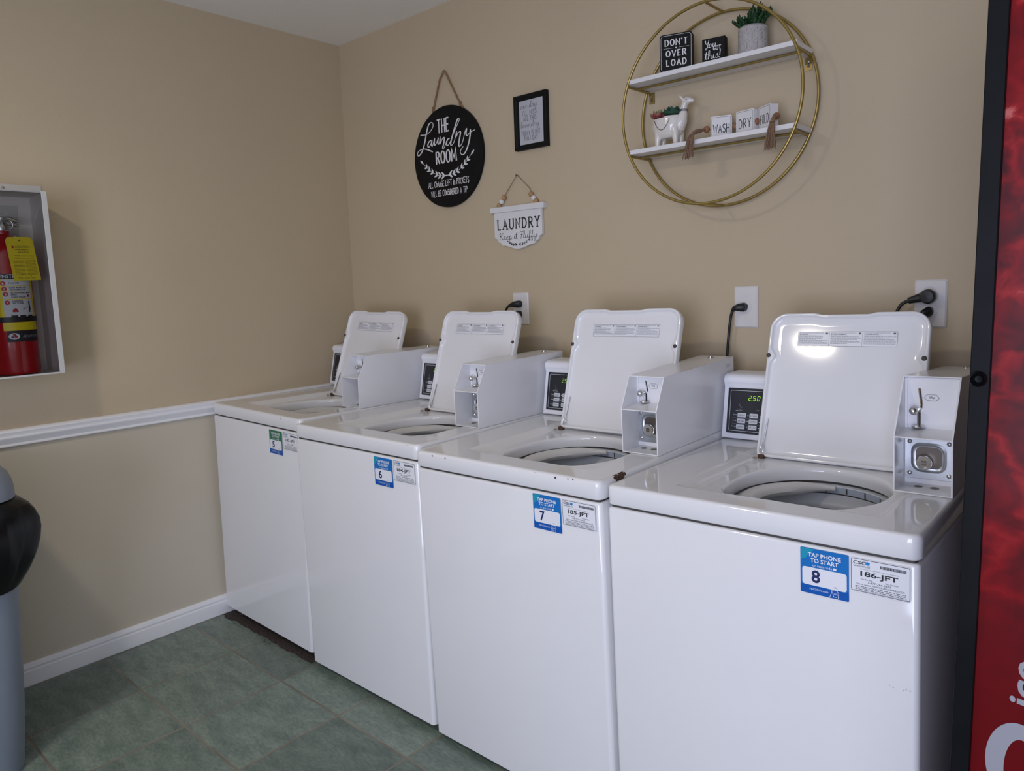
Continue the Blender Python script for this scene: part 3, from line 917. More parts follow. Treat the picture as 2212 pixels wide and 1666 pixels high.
    sc = MB().lathe([(.009, 0), (.0088, .0012), (.005, .0014), (.005, .0045), (.0035, .0055), (.0001, .0058)], 18, Matrix.Translation((.5835, .648, zback - .0004)))
    sc.build('screw', 'steel', cb)
    return cb

def warning_label(parent):
    mb = MB()
    u0, u1, v0, v1 = .0731, .3090, .2925, .3300
    n = -.0089
    mb.flat(rrect(u0, v0, u1, v1, .001, 2), lidp, n, 0)
    frame_line(mb, u0, v0, u1, v1, .001, .0006, lidp, n + .0003, 1)
    cw = (u1 - u0) / 3
    for c, head in enumerate(('WARNING', 'AVERTISSEMENT', 'ADVERTENCIA')):
        a = u0 + c * cw + .0035; b = u0 + (c + 1) * cw - .003
        if c: mb.rect(a - .0042, v0 + .001, a - .0037, v1 - .001, lidp, n + .0003, 2)
        micro(mb, a, b - .012, v1 - .0037, .0012, lidp, n + .0004, 2)
        mb.flat([(a, v1 - .0078), (a + .0028, v1 - .0078), (a + .0014, v1 - .0055)], lidp, n + .0004, 1)
        text(mb, head, a + .0042, a + .0042 + .0026 * len(head), v1 - .0078, v1 - .0054, lidp, n + .0004, 1, bold=.0001)
        q = [(b - .004 + .0032 * cos(t * PI / 6), v1 - .0045 + .0024 * sin(t * PI / 6)) for t in range(12)]
        mb.flat(q, lidp, n + .0004, 2)
        v = v1 - .0105
        for r in range(9):
            micro(mb, a, b, v, .0013, lidp, n + .0004, 2, fill=random.choice([.55, .8, 1, 1, .9]))
            v -= .00255
    return mb.build('warning_label', ['stick_white', 'ink', 'ink_grey'], parent)

def seven(mb, ch, u, v, w, h, place, n, m):
    segs = {'2': 'abged', '5': 'afgcd', '0': 'abcdef'}[ch]
    sl = .16
    L = {'a': ((0, h), (w, h)), 'b': ((w, h), (w, h / 2)), 'c': ((w, h / 2), (w, 0)), 'd': ((0, 0), (w, 0)), 'e': ((0, h / 2), (0, 0)), 'f': ((0, h), (0, h / 2)), 'g': ((0, h / 2), (w, h / 2))}
    for s in segs:
        (a, b), (c, d) = L[s]
        g = .0007
        if a == c: b, d = b - g, d + g
        else: a, c = a + g, c - g
        mb.ribbon([(u + a + sl * b, v + b), (u + c + sl * d, v + d)], .0016, place, n, m, caps=False)

root0 = empty('washing_machine')
def hollow(name, m, rings, steps, outer_cap=True):
    rs_ = [rrect(i_, i_, W - i_, DEP - i_, max(r_, .001), 6) for i_, r_, z_ in rings]
    k_ = len(rs_[0]); b_ = MB()
    b_.add([(u, v, z_) for q, (i_, r_, z_) in zip(rs_, rings) for u, v in q], [(j * k_ + i, j * k_ + (i + 1) % k_, (j + 1) * k_ + (i + 1) % k_, (j + 1) * k_ + i) for j in range(len(rings) - 1) for i in range(k_)], 0, True)
    return b_.build(name, m, root0, sharp=50)
hollow('cabinet', 'enamel', [(.03, .004, .006), (.030, .004, .0), (.004, .009, .0), (.0015, .011, .0015), (.0012, .012, .005), (.0012, .012, HS - .013), (.002, .012, HS - .010), (.0045, .010, HS - .0075), (.009, .006, HS - .0065), (.030, .004, HS - .0065), (.030, .004, HS - .10)], 0)
hollow('seam_gasket', 'rubber', [(.008, .006, HS - .0085), (.008, .006, HS + .004)], 0)
make_deck().build('top_deck', 'enamel', root0, sharp=55)
# tub
t = MB()
TC = Matrix.Translation((.362, .262, 0))
prof = [(.176, .815), (.1785, .808), (.1785, .8015), (.1775, .8010), (.166, .8000), (.1645, .7985), (.1645, .7830), (.1700, .7820), (.1700, .7785), (.1690, .7775), (.1685, .760), (.1655, .755), (.1635, .750), (.164, .745), (.169, .740), (.172, .730), (.172, .50), (.15, .47), (.05, .46), (.001, .46)]
t.lathe(prof, 96, TC, 0, mats=[1, 1, 1, 0, 0, 2, 1, 1, 0, 0, 0, 0, 0, 0, 0, 0, 0, 0, 0])
for i in range(22):
    a = 2 * PI * i / 22
    if True:
        r = .1642
        pts = [(r, a - .012), (r, a + .012)]
        t.add([TC @ Vector((r * cos(q), r * sin(q), z)) for q in (a - .012, a + .012) for z in (.7840, .7975)], [(0, 1, 3, 2)], 1)
    r2 = .1785
t.build('tub', ['tub', 'rubber', 'tub_blue'], root0, sharp=30)
# cream splash scoop on the left side of the tub mouth
s = MB()
path, rad = [], []
for i in range(26):
    q = i / 25
    a = math.radians(208 - 118 * q)
    path.append((.362 + .150 * cos(a), .262 + .150 * sin(a), .8010)); 
K = 12
v = []
for i, p in enumerate(path):
    q = i / 25
    a = math.radians(208 - 118 * q)
    wd_ = .024 * (1 - sstep((q - .62) / .38) * .80); hh = .0155 * (1 - sstep((q - .7) / .3) * .6)
    for j in range(K):
        tt = 2 * PI * j / K
        cr_, sr_ = cos(tt), sin(tt)
        rr_ = .1625 - wd_ + wd_ * cr_
        v.append((.362 + rr_ * cos(a), .262 + rr_ * sin(a), .796 + hh * sr_))
s.add(v, [(i * K + j, i * K + (j + 1) % K, (i + 1) * K + (j + 1) % K, (i + 1) * K + j) for i in range(25) for j in range(K)], 0, True)
s.add(v[:K], [list(range(K))], 0, True); s.add(v[-K:], [list(range(K))[::-1]], 0, True)
s.build('splash_scoop', 'tub_cream', root0)
lid = make_lid().build('lid', 'enamel', root0, sharp=60)
warning_label(lid)
for u in (.0045, LW - .0085):
    b = MB().lathe([(.0058, -.001), (.0058, .0012), (.0046, .0030), (.0001, .0036)], 18, Matrix.Translation(lidp(u, .2650, 0)) @ Matrix.Rotation(PI / 2 - LEAN, 4, 'X'))
    b.build('bumper', 'rubber', lid)
hp = MB()
hp.tube([lidp(.019, .098, -.006), lidp(.0165, .052, -.004), lidp(.015, .03, -.002), lidp(.0185, .022, 0), lidp(.0185, .013, .001), lidp(.012, .010, .001), lidp(.0095, .018, .001), lidp(.012, .026, .001)], .0018, 8)
hp.build('hinge_spring', 'steel', lid)
hb = MB().box((.1575, .449, .8385), (.1745, .464, .8500))
hb.build('hinge_bracket', 'rust', root0, bevel=(.003, 2))
# console
con = MB()
prof = [CON_A, CON_B, (.5885, 1.0045), (.5885, 1.0085), (.5865, 1.012), (.5855, 1.017), (.5865, 1.0235), (.590, 1.0295), (.596, 1.0335), (.605, 1.0355), (.630, 1.036), (.680, 1.036), (.680, .8555)]
con.prism(prof, lambda u, v, n=0: Vector((n, u, v)), .0035, .523, 0, False)
co = con.build('console', 'plastic_w', root0, bevel=(.004, 3))
cp = MB()
pu0, pu1, pv0, pv1 = .0155, .285, .0155, .1415
cp.prism(rrect(pu0, pv0, pu1, pv1, .003, 3), conp, .0, .0012, 0)
N1, N2 = .0016, .0020
frame_line(cp, pu0 + .0075, pv0 + .0065, pu1 - .0075, pv1 - .0065, .004, .0011, conp, N1, 1)
# indicator symbol and captions
cp.ribbon([(.050, .097), (.0525, .091), (.056, .089), (.058, .087)], .0010, conp, N1, 2)
cp.rect(.0515, .0985, .0530, .1000, conp, N1, 2)
micro(cp, .0455, .058, .0825, .0016, conp, N1, 1); micro(cp, .041, .062, .0785, .0016, conp, N1, 1)
micro(cp, .100, .112, .0825, .0016, conp, N1, 2)
for r, cap in enumerate(('Soil', 'Cycle', 'Temp')):
    v = .0605 - .0162 * r
    text(cp, cap, .0345 - .0015 * r, .0405 - .0015 * r, v + .0045, v + .0085, conp, N1, 1)
    for cc in range(4):
        u = .0475 + .0345 * cc - .0012 * r
        cp.flat([(u - .0045 + .0015 * cos(q), v + .0062 + .0015 * sin(q)) for q in [k * PI / 4 for k in range(8)]], conp, N1, 1)
    if r: cp.rect(.032, v + .0142, .2, v + .0148, conp, N1, 2)
cpo = cp.build('control_panel', ['black_panel', 'grey_print', 'dim_print'], co)
for r in range(3):
    for cc, names in enumerate((('LIGHT', 'NORMAL', 'HEAVY'), ('NORMAL', 'PERM', 'DEL'), ('HOT', 'WARM', 'COLD'))[r]):
        u = .0475 + .0345 * cc - .0012 * r; v = .0605 - .0162 * r
        k = MB()
        k.prism(rrect(u, v, u + .0245, v + .0124, .0025, 3), conp, .0012, .0026, 0)
        text(k, names, u + .0105, u + .0222, v + .0045, v + .0078, conp, .0030, 1)
        k.ribbon([(u + .0035, v + .0085), (u + .0045, v + .0042), (u + .0075, v + .0042), (u + .0085, v + .0085)], .0008, conp, .0030, 1)
        k.build('button', ['grey_print', 'ink'], cpo)
dg = MB()
dg.prism(rrect(.070, .1045, .118, .1245, .001, 2), conp, .0005, .0014, 0)
seven(dg, '2', .0760, .1085, .0068, .0125, conp, .0018, 1); dg.rect(.0850, .1078, .0866, .1094, conp, .0018, 1)
seven(dg, '5', .0885, .1085, .0068, .0125, conp, .0018, 1); seven(dg, '0', .1005, .1085, .0068, .0125, conp, .0018, 1)
dg.build('display', ['black_panel', 'green_led'], cpo)
make_coin_box(root0, 1.050, .2990)

roots = [root0] + [copy_tree(root0) for _ in range(3)]
for r_, p, ld, cn in zip(roots, POSE, ((.004, 0, -.0045), (.008, 0, -.0025), (0, 0, 0), (-.012, .002, -.004)), ((0, -.008, .009), (0, -.004, .002), (0, 0, 0), (0, 0, 0))):
    r_.matrix_world = pose_matrix(p)
    for ch in [o for o in bpy.data.objects if o.parent == r_]:      # hinges and consoles do not all sit alike
        if ch.name.split('.')[0] == 'lid': ch.location = ld
        if ch.name.split('.')[0] == 'console': ch.location = cn
# the nearest machine carries a taller coin box
old = [o for o in bpy.data.objects if o.parent == roots[3] and o.name.startswith('coin_box')][0]
for ch in [o for o in bpy.data.objects if o.parent == old]:
    bpy.data.objects.remove(ch)
bpy.data.objects.remove(old)
make_coin_box(roots[3], 1.0835, .3270, zback=1.0625)

fp = ZY((0, 0, 0))
def phone_sticker(parent, num, green, u0=.4395, v0=.7125, dv=0.0):
    mb = MB()
    u1, v1 = u0 + .0865, v0 + .0865
    n = .0006
    mb.flat(rrect(u0, v0, u1, v1, .0022, 3), fp, n, 1 if green else 0)
    e = .0003
    if green:
        mb.flat(rrect(u0, v0, u1, v0 + .0225, .0018, 3), fp, n + e, 3)
    else:
        mb.flat([(u0 + .0008, v1 - .0008), (u0 + .0008, v1 - .024), (u0 + .010, v1 - .020), (u0 + .016, v1 - .010), (u0 + .026, v1 - .0008)], fp, n + e, 2)
        mb.flat(rrect(u0, v0, u1, v0 + .016, .0018, 3), fp, n + e, 3)
    mb.flat(rrect(u0 + .0035, v0 + .0165, u1 - .0035, v0 + .0505, .005, 4), fp, n + 2 * e, 4)
    text(mb, 'TAP PHONE', u0 + .0140, u1 - .0135, v1 - .0160, v1 - .0078, fp, n + 2 * e, 4, bold=.0004)
    text(mb, 'TO START', u0 + .0185, u1 - .0180, v1 - .0262, v1 - .0180, fp, n + 2 * e, 4, bold=.0004)
    text(mb, 'or scan code', u0 + .0225, u1 - .0290, v1 - .0337, v1 - .0287, fp, n + 2 * e, 4)
    mb.flat(rrect(u1 - .0270, v1 - .0337, u1 - .0215, v1 - .0292, .001, 2), fp, n + 2 * e, 4)
    text(mb, str(num), u0 + .0205, u0 + .0360, v0 + .0220, v0 + .0465, fp, n + 3 * e, 5, bold=.0008)
    text(mb, 'MyCSCGo.com', u0 + .0165, u0 + .0500, v0 + .0065, v0 + .0115, fp, n + 2 * e, 4, slant=.15)
    hand = [(.0530, .0015), (.0560, .0090), (.0575, .0190), (.0585, .0145), (.0650, .0165), (.0690, .0120), (.0680, .0015)]
    mb.ribbon([(u0 + a, v0 + b) for a, b in hand], .0008, fp, n + 3 * e, 6)
    mb.ribbon([(u0 + .0580, v0 + .0125), (u0 + .0600, v0 + .0035), (u0 + .0655, v0 + .0035)], .0008, fp, n + 3 * e, 6)
    for r in (.002, .0038):
        mb.ribbon([(u0 + .0635 + r * cos(q * PI / 6), v0 + .0185 + r * sin(q * PI / 6)) for q in range(1, 6)], .0006, fp, n + 3 * e, 7)
    text(mb, 'NFC', u0 + .0605, u0 + .0675, v0 + .0075, v0 + .0105, fp, n + 3 * e, 4)
    return mb.build('phone_sticker', ['stick_blue', 'stick_green', 'stick_teal', 'stick_dblue', 'stick_white', 'ink_navy', 'stick_white', 'ink_lt'], parent)

def id_sticker(parent, code, u0=.5285, v0=.7365):
    mb = MB()
    u1, v1 = u0 + .0985, v0 + .0620
    n, e = .0006, .0003
    mb.flat(rrect(u0, v0, u1, v1, .0045, 4), fp, n, 0)
    frame_line(mb, u0 + .0012, v0 + .0012, u1 - .0012, v1 - .0012, .0035, .0009, fp, n + e, 1)
    text(mb, 'CSC', u0 + .0045, u0 + .0260, v1 - .0110, v1 - .0052, fp, n + e, 1, slant=.12, bold=.0005)
    for q in range(3):
        mb.flat(leafpoly(u0 + .0285, v1 - .0105, .9 + .55 * q, .0068, .0019), fp, n + e + .0001 * q, 3)
    mb.rect(u0 + .0275, v1 - .0114, u0 + .0335, v1 - .0110, fp, n + e, 3)
    text(mb, 'ServiceWorks', u0 + .0055, u0 + .0330, v1 - .0158, v1 - .0122, fp, n + e, 1)
    x = u0 + .0500
    while x < u1 - .0065:
        w_ = random.choice([.0005, .0008, .0013]); mb.rect(x, v1 - .0125, x + w_, v1 - .0070, fp, n + e, 1); x += w_ + random.choice([.0004, .0006])
    text(mb, 'Please use this machine ID when reporting service', u0 + .0170, u1 - .0190, v1 - .0200, v1 - .0178, fp, n + e, 2)
    text(mb, code, u0 + .0170, u1 - .0200, v1 - .0345, v1 - .0222, fp, n + e, 1, bold=.0005)
    text(mb, 'For Service:', u0 + .0185, u0 + .0370, v1 - .0385, v1 - .0358, fp, n + e, 1)
    text(mb, 'Para Servicio:', u0 + .0580, u0 + .0790, v1 - .0385, v1 - .0358, fp, n + e, 1)
    text(mb, '1-877-264-6622', u0 + .0300, u0 + .0670, v1 - .0432, v1 - .0398, fp, n + e, 1)
    text(mb, 'Visit our website: WWW.CSCSERVICEWORKS.COM', u0 + .0100, u1 - .0100, v1 - .0482, v1 - .0450, fp, n + e, 1)
    for r in range(3):
        micro(mb, u0 + .0085, u1 - .0070, v1 - .0516 - .0028 * r, .0019, fp, n + e, 2)
    mb.rect(u0 + .006, v0 + .0030, u1 - .004, v0 + .0034, fp, n + e, 1)
    return mb.build('identity_sticker', ['stick_white', 'ink', 'ink_grey', 'ink_blue'], parent)

def blob(mb, u, v, r, place, n, m, sq=1.0):
    k = 9
    mb.flat([(u + r * random.uniform(.6, 1.15) * cos(2 * PI * i / k), v + sq * r * random.uniform(.6, 1.15) * sin(2 * PI * i / k)) for i in range(k)], place, n, m)

chips = {0: [(.522, .846, .0034)], 1: [(.597, .8495, .0012)], 2: [(.513, .8475, .0040), (.550, .8500, .0024), (.565, .8500, .0022), (.076, .8470, .0034), (.128, .8470, .0030), (.45, .852, .001)], 3: []}
LBL = ['white top-loading washer numbered 5, leftmost, next to the chair rail, lid open',
       'white top-loading washer numbered 6, second from the left wall, lid open',
       'white top-loading washer numbered 7 with a brown rust chip on its top edge, lid open',
       'white top-loading washer numbered 8, nearest, beside the red vending machine, lid open']
for i, r_ in enumerate(roots):
    tag(r_, LBL[i], 'washing machine', 'washers in a row along the back wall')
    phone_sticker(r_, 5 + i, i == 0, .4355 + .0013 * i, .7105 + .0008 * i)
    id_sticker(r_, '%d-JFT' % (183 + i))
    if chips[i]:
        for (u, v, rr) in chips[i]:
            mb = MB(); blob(mb, u, v, rr, fp, .0004, 0, .8)
            mb.build('paint_chip', 'chip', r_)
    p = POSE[i]
    R3 = pose_matrix(p)
    for x, y in ((.06, .05), (W - .06, .05), (.06, DEP - .06), (W - .06, DEP - .06)):
        wz = (R3 @ Vector((x, y, 0))).z
        L = MB().lathe([(.001, -wz + .0004), (.022, -wz + .0004), (.022, -wz + .006), (.008, -wz + .008), (.008, .004), (.001, .004)], 16, Matrix.Translation((x, y, 0)))
        L.build('leveling_leg', 'rubber', r_)
    mb = MB(); tp = plane((0, 0, 0), (1, 0, 0), (0, 1, 0))
    for q in range(5):
        blob(mb, .150 + random.uniform(-.008, .012), .440 + random.uniform(-.006, .004), random.uniform(.004, .008), tp, HD - .0108 + q * .0001, 0)
    mb.build('rust_stain', 'rust_stain', r_)
# big rust chip on the right deck edge of machine 7
mb = MB()
pts = [(.0, .060), (.004, .064), (.010, .070), (.006, .075), (.011, .082), (.005, .088), (.010, .094), (.003, .103), (.0, .1), (-.0015, .09), (-.0015, .07)]
prof_ = [(.0062, HD + .0002), (.0026, HD - .0018), (.0008, HD - .0050), (-.0004, HD - .0090), (-.0006, HD - .016)]
v, fs = [], []
ny = 9
for j in range(ny):
    y = .058 + .046 * j / (ny - 1)
    for q, (ins, z) in enumerate(prof_):
        jit = random.uniform(-.0035, .0035)
        v.append((W - ins, y + jit, z + (random.uniform(-.004, .003) if q == len(prof_) - 1 else 0)))
for j in range(ny - 1):
    for q in range(len(prof_) - 1):
        if (j in (0, ny - 2) and q in (0, 3)) or (j == 3 and q == 0): continue
        a = j * len(prof_) + q
        fs.append((a, a + 1, a + 1 + len(prof_), a + len(prof_)))
mb.add(v, fs, 0)
mb.build('rust_chip', 'rust', roots[2])
for (u, v_) in ((.610, .006), (.611, -.004)):
    pass
mb = MB()
for u, v_ in ((.616, .576), (.620, .579), (.626, .578), (.593, .578), (.599, .576)):
    blob(mb, u, v_, .0009, fp, .0003, 0, 1.8)
mb.build('scuff_marks', 'ink_lt', roots[3])

# ------------------------------------------------------------------ wall outlets, plugs and cords
def outlet(x0, z0, x1, z1, label, duplex, cz):
    r = empty('wall_outlet', ((x0 + x1) / 2, 0, (z0 + z1) / 2))
    tag(r, label, 'outlet', 'outlets behind the washers')
    a, b = (x1 - x0) / 2, (z1 - z0) / 2
    P = ZY((0, 0, 0))
    pb = MB()
    o1, o2 = rrect(-a, -b, a, b, .004, 3), rrect(-a + .004, -b + .004, a - .004, b - .004, .003, 3)
    k = len(o1)
    pb.add([P(u, v, .0003) for u, v in o1] + [P(u, v, .0030) for u, v in o1] + [P(u, v, .0062) for u, v in o2],
           [(j * k + i, j * k + (i + 1) % k, (j + 1) * k + (i + 1) % k, (j + 1) * k + i) for j in range(2) for i in range(k)], 0, True)
    pb.flat(o2, P, .0062, 0)
    pb.build('cover_plate', 'outlet', r)
    for c_ in cz:
        so = MB()
        zc = c_ - (z0 + z1) / 2
        if duplex:
            q = rrect(-.0172, zc - .0143, .0172, zc + .0143, .0110, 5)
        else:
            q = [(.0185 * cos(t * PI / 16), zc + .0185 * sin(t * PI / 16)) for t in range(32)]
        so.prism(q, P, .0055, .0075, 0)
        for u in (-.0062, .0062): so.rect(u - .001, zc, u + .001, zc + .008, P, .0078, 1)
        so.build('socket', ['outlet', 'ink'], r)
    for zz_ in ([0] if duplex else [.033, -.033]):
        sc = MB()
        sc.lathe([(.0032, 0), (.0028, .0012), (.0001, .0016)], 12, Matrix.Translation((0, -.0060, zz_)) @ Matrix.Rotation(PI / 2, 4, 'X'))
        sc.build('screw', 'outlet', r)
    return r
outlet(1.021, 1.170, 1.099, 1.291, 'white outlet plate behind the open lid of washer 6', True, (1.250, 1.211))
outlet(1.922, 1.171, 1.997, 1.295, 'white single-socket outlet plate above washer 7 coin box, cord running down', False, (1.232,))
outlet(2.4165, 1.1775, 2.491, 1.2995, 'white outlet plate beside the black vending trim, with a round black plug', True, (1.258, 1.219))

def plug_cord(label, body, cord, kind):
    r = empty('power_cord', body[0])
    tag(r, label, 'cord', 'power cords of the washers')
    o = Vector(body[0])
    b = MB()
    P = [Vector(p) - o for p in body]
    if kind == 'flat':
        b.tube(P, [.0125, .0135, .0110, .0075, .0055], 14, flat=.72)
    else:
        b.lathe([(.0001, -.0085), (.0165, -.0085), (.0185, -.0115), (.0180, -.024), (.0145, -.030), (.0001, -.031)], 28, Matrix.Rotation(-PI / 2, 4, 'X') @ Matrix.Scale(-1, 4, (0, 0, 1)) if False else Matrix.Rotation(PI / 2, 4, 'X') @ Matrix.Scale(-1, 4, (0, 0, 1)))
        b.tube(P, [.0155, .0140, .0105, .0085, .0078], 14, flat=.85)
    b.build('plug', 'cord', r)
    cpts = crom([Vector(p) - o for p in cord], 8)
    MB().tube(cpts, .0042, 10).build('cable', 'cord', r)
    return r
plug_cord('black angled plug in the upper socket behind washer 6 lid', [(1.063, -.0085, 1.249), (1.063, -.020, 1.249), (1.048, -.030, 1.248), (1.033, -.030, 1.246), (1.022, -.029, 1.243)],
          [(1.024, -.029, 1.2435), (1.012, -.028, 1.236), (1.000, -.03, 1.214), (.985, -.04, 1.16), (.97, -.05, 1.05), (.965, -.05, .93)], 'flat')
plug_cord('black plug in the lower socket behind washer 6 lid', [(1.060, -.0085, 1.211), (1.060, -.020, 1.211), (1.050, -.030, 1.205), (1.045, -.031, 1.195), (1.042, -.030, 1.188)],
          [(1.042, -.030, 1.19), (1.035, -.03, 1.15), (1.03, -.04, 1.05), (1.03, -.05, .93)], 'flat')
plug_cord('black plug and cord hanging from the single socket above washer 7 coin box', [(1.9575, -.0085, 1.2325), (1.9575, -.020, 1.2325), (1.946, -.030, 1.232), (1.934, -.031, 1.229), (1.928, -.030, 1.222)],
          [(1.930, -.030, 1.226), (1.923, -.029, 1.205), (1.917, -.028, 1.165), (1.912, -.028, 1.11), (1.908, -.028, 1.05), (1.906, -.03, .93)], 'flat')
plug_cord('round black plug with flared sleeve above washer 8 lid', [(2.4540, -.018, 1.258), (2.446, -.022, 1.2575), (2.428, -.026, 1.253), (2.414, -.028, 1.249), (2.408, -.028, 1.2475)],
          [(2.410, -.028, 1.248), (2.398, -.029, 1.2425), (2.388, -.032, 1.231), (2.38, -.036, 1.2), (2.375, -.04, 1.1), (2.372, -.04, .93)], 'round')
plug_cord('square black plug in the lower socket, half behind washer 8 lid', [(2.4535, -.0085, 1.219), (2.4535, -.020, 1.219), (2.4450, -.030, 1.214), (2.438, -.031, 1.204), (2.435, -.030, 1.196)],
          [(2.435, -.030, 1.198), (2.43, -.03, 1.15), (2.425, -.04, 1.05), (2.425, -.05, .93)], 'flat')

# ------------------------------------------------------------------ round laundry room sign
sg = empty('round_sign', (.7035, 0, 1.843))
tag(sg, 'round black wooden sign reading THE Laundry ROOM hung from a jute rope', 'sign')
SR = .1985
MB().lathe([(.0001, .0), (SR - .001, .0), (SR, .001), (SR, .0125), (SR - .0012, .0140), (.0001, .0140)], 96, Matrix.Translation((0, -.002, 0)) @ Matrix.Rotation(PI / 2, 4, 'X')).build('board', 'black_wood', sg)
def at(x, z): return (x - .7035, z - 1.843)
L = MB(); P = ZY((0, -.0163, 0))
n = .0004
def C_(s, x0, x1, z0, z1, w, **k): caps(L, s, x0 - .7035, x1 - .7035, z0 - 1.843, z1 - 1.843, w, P, n, 0, **k)
C_('THE', .655, .719, 1.942, 1.993, .0058, gap=.30)
for i, st in enumerate([[(-0.1518, 0.1064), (-0.1186, 0.1036), (-0.0907, 0.1135), (-0.0734, 0.132), (-0.0797, 0.1458), (-0.0989, 0.1409), (-0.1142, 0.1125), (-0.1281, 0.074), (-0.1453, 0.0428), (-0.1654, 0.0262), (-0.1764, 0.0297), (-0.1693, 0.0438), (-0.1389, 0.0491), (-0.1084, 0.0409), (-0.0836, 0.0303)], [(-0.0904, 0.0769), (-0.104, 0.0713), (-0.1109, 0.058), (-0.1025, 0.052), (-0.0907, 0.0636), (-0.0847, 0.0751), (-0.088, 0.0604), (-0.0827, 0.0525), (-0.0752, 0.0661), (-0.0685, 0.0793), (-0.0712, 0.0617), (-0.0652, 0.0547), (-0.0527, 0.0684), (-0.047, 0.0784), (-0.0496, 0.0623), (-0.0436, 0.0553), (-0.0378, 0.0676), (-0.0348, 0.0798), (-0.035, 0.0564), (-0.0218, 0.0722), (-0.0104, 0.0752), (-0.013, 0.0569), (-0.0214, 0.0379), (-0.0145, 0.0351), (-0.0022, 0.0506)], [(0.0199, 0.0682), (0.0086, 0.0657), (-0.0, 0.0512), (0.0085, 0.0425), (0.0247, 0.0559), (0.0512, 0.0934), (0.0756, 0.1237), (0.0796, 0.1335), (0.0708, 0.1341), (0.0534, 0.1068), (0.0338, 0.0684), (0.0255, 0.0474), (0.0305, 0.0397), (0.0465, 0.0526), (0.061, 0.0863), (0.0592, 0.0691), (0.0694, 0.0804), (0.0812, 0.0849), (0.0835, 0.0782), (0.0776, 0.0594), (0.0714, 0.0361), (0.0784, 0.0291), (0.0934, 0.0433), (0.1097, 0.0795), (0.1183, 0.0899), (0.1145, 0.0706), (0.122, 0.0631), (0.1358, 0.0727), (0.1636, 0.0786)], [(0.1383, 0.0818), (0.1333, 0.0532), (0.1187, 0.0191), (0.1, -0.0024), (0.0839, -0.0025), (0.0786, 0.0102), (0.0943, 0.0249)]]):
    L.ribbon([(p.x, p.y) for p in crom([(a, b, 0) for a, b in st], 5)], .0074, P, n + 1e-4 * i, 0, callig=.42)
C_('ROOM', .640, .757, 1.821, 1.868, .0036, gap=.24, heavy=2.3, serif=.07)
laurel(L, [at(.700, 1.770), at(.650, 1.776), at(.600, 1.800), at(.560, 1.833)], .0245, .0046, P, n, 0, .0020, 7)
laurel(L, [at(.697, 1.770), at(.750, 1.776), at(.800, 1.800), at(.840, 1.833)], .0245, .0046, P, n, 0, .0020, 7)
L.ribbon([at(.682, 1.773), at(.722, 1.767)], .0022, P, n, 0); L.ribbon([at(.722, 1.773), at(.680, 1.767)], .0022, P, n, 0)
C_('ALL ChAnGE LEFT in POCKETS', .586, .822, 1.7295, 1.7515, .0025, gap=.24, jitter=.05)
C_('WiLL BE COnSiDERED A TiP', .600, .811, 1.6925, 1.7145, .0025, gap=.24, jitter=.05)
L.build('lettering', 'white_paint', sg)
rp = MB()
rp.tube([(-.089, -.004, .176), (-.062, -.007, .238), (-.030, -.010, .305), (-.0055, -.012, .330), (-.001, -.012, .3335), (.006, -.012, .327), (.040, -.009, .262), (.070, -.006, .205), (.092, -.004, .174)], .0036, 10)
for x, z, dx, dz in ((-.080, .200, .3, 1), (.078, .194, -.6, 1)):
    rp.sphere((x, -.006, z), .0075, 12, sc=(.8, .8, 1.4))
rp.build('rope', 'rope', sg)
MB().tube([(-.0055, .0, .3265), (-.0055, -.018, .3275)], .0022, 10).sphere((-.0055, -.018, .3275), .0042, 12, sc=(1, .5, 1)).build('nail', 'steel', sg)

# ------------------------------------------------------------------ framed print
fr = empty('framed_print', (1.146, 0, 1.908))
tag(fr, 'small black framed print with handwritten laundry saying, top right of the round sign', 'picture')
a, b = .0765, .0965
fb = MB()
P = ZY((0, 0, 0))
def ring(mb, ins, n): return [P(u, v, n) for u, v in ((-a + ins, -b + ins), (a - ins, -b + ins), (a - ins, b - ins), (-a + ins, b - ins))]
R_ = [ring(fb, i_, n_) for i_, n_ in ((0, .001), (0, .018), (.002, .020), (.009, .020), (.011, .0185), (.0155, .0165), (.0185, .0115), (.0185, .007))]
fb.add([p for r in R_ for p in r], [(j * 4 + i, j * 4 + (i + 1) % 4, (j + 1) * 4 + (i + 1) % 4, (j + 1) * 4 + i) for j in range(len(R_) - 1) for i in range(4)], 0)
fb.build('frame', 'black_wood', fr)
pr = MB()
pr.box((-a + .012, -.0085, -b + .012), (a - .012, -.002, b - .012))
def fx(x): return x - 1.146 + .002
def fz(z): return z - 1.908
n = .0088
script(pr, 'one day', fx(1.094), fx(1.173), fz(1.957), .0205, .0013, P, n, 1, slope=.03)
caps(pr, "I'LL MISS", fx(1.103), fx(1.168), fz(1.9335), fz(1.9495), .0016, P, n, 1, gap=.34)
caps(pr, 'ALL THIS', fx(1.106), fx(1.167), fz(1.9135), fz(1.9295), .0016, P, n, 1, gap=.34)
script(pr, 'laundry', fx(1.092), fx(1.182), fz(1.8905), .0205, .0013, P, n, 1)
caps(pr, 'TODAY IS NOT', fx(1.095), fx(1.183), fz(1.862), fz(1.878), .0015, P, n, 1, gap=.30)
caps(pr, 'THAT DAY', fx(1.107), fx(1.171), fz(1.843), fz(1.858), .0015, P, n, 1, gap=.32)
pr.build('print', ['paper', 'ink_grey'], fr)
MB().rect(-a + .0185, -b + .0185, a - .0185, b - .0185, P, .0105).build('glass_pane', 'pane', fr)

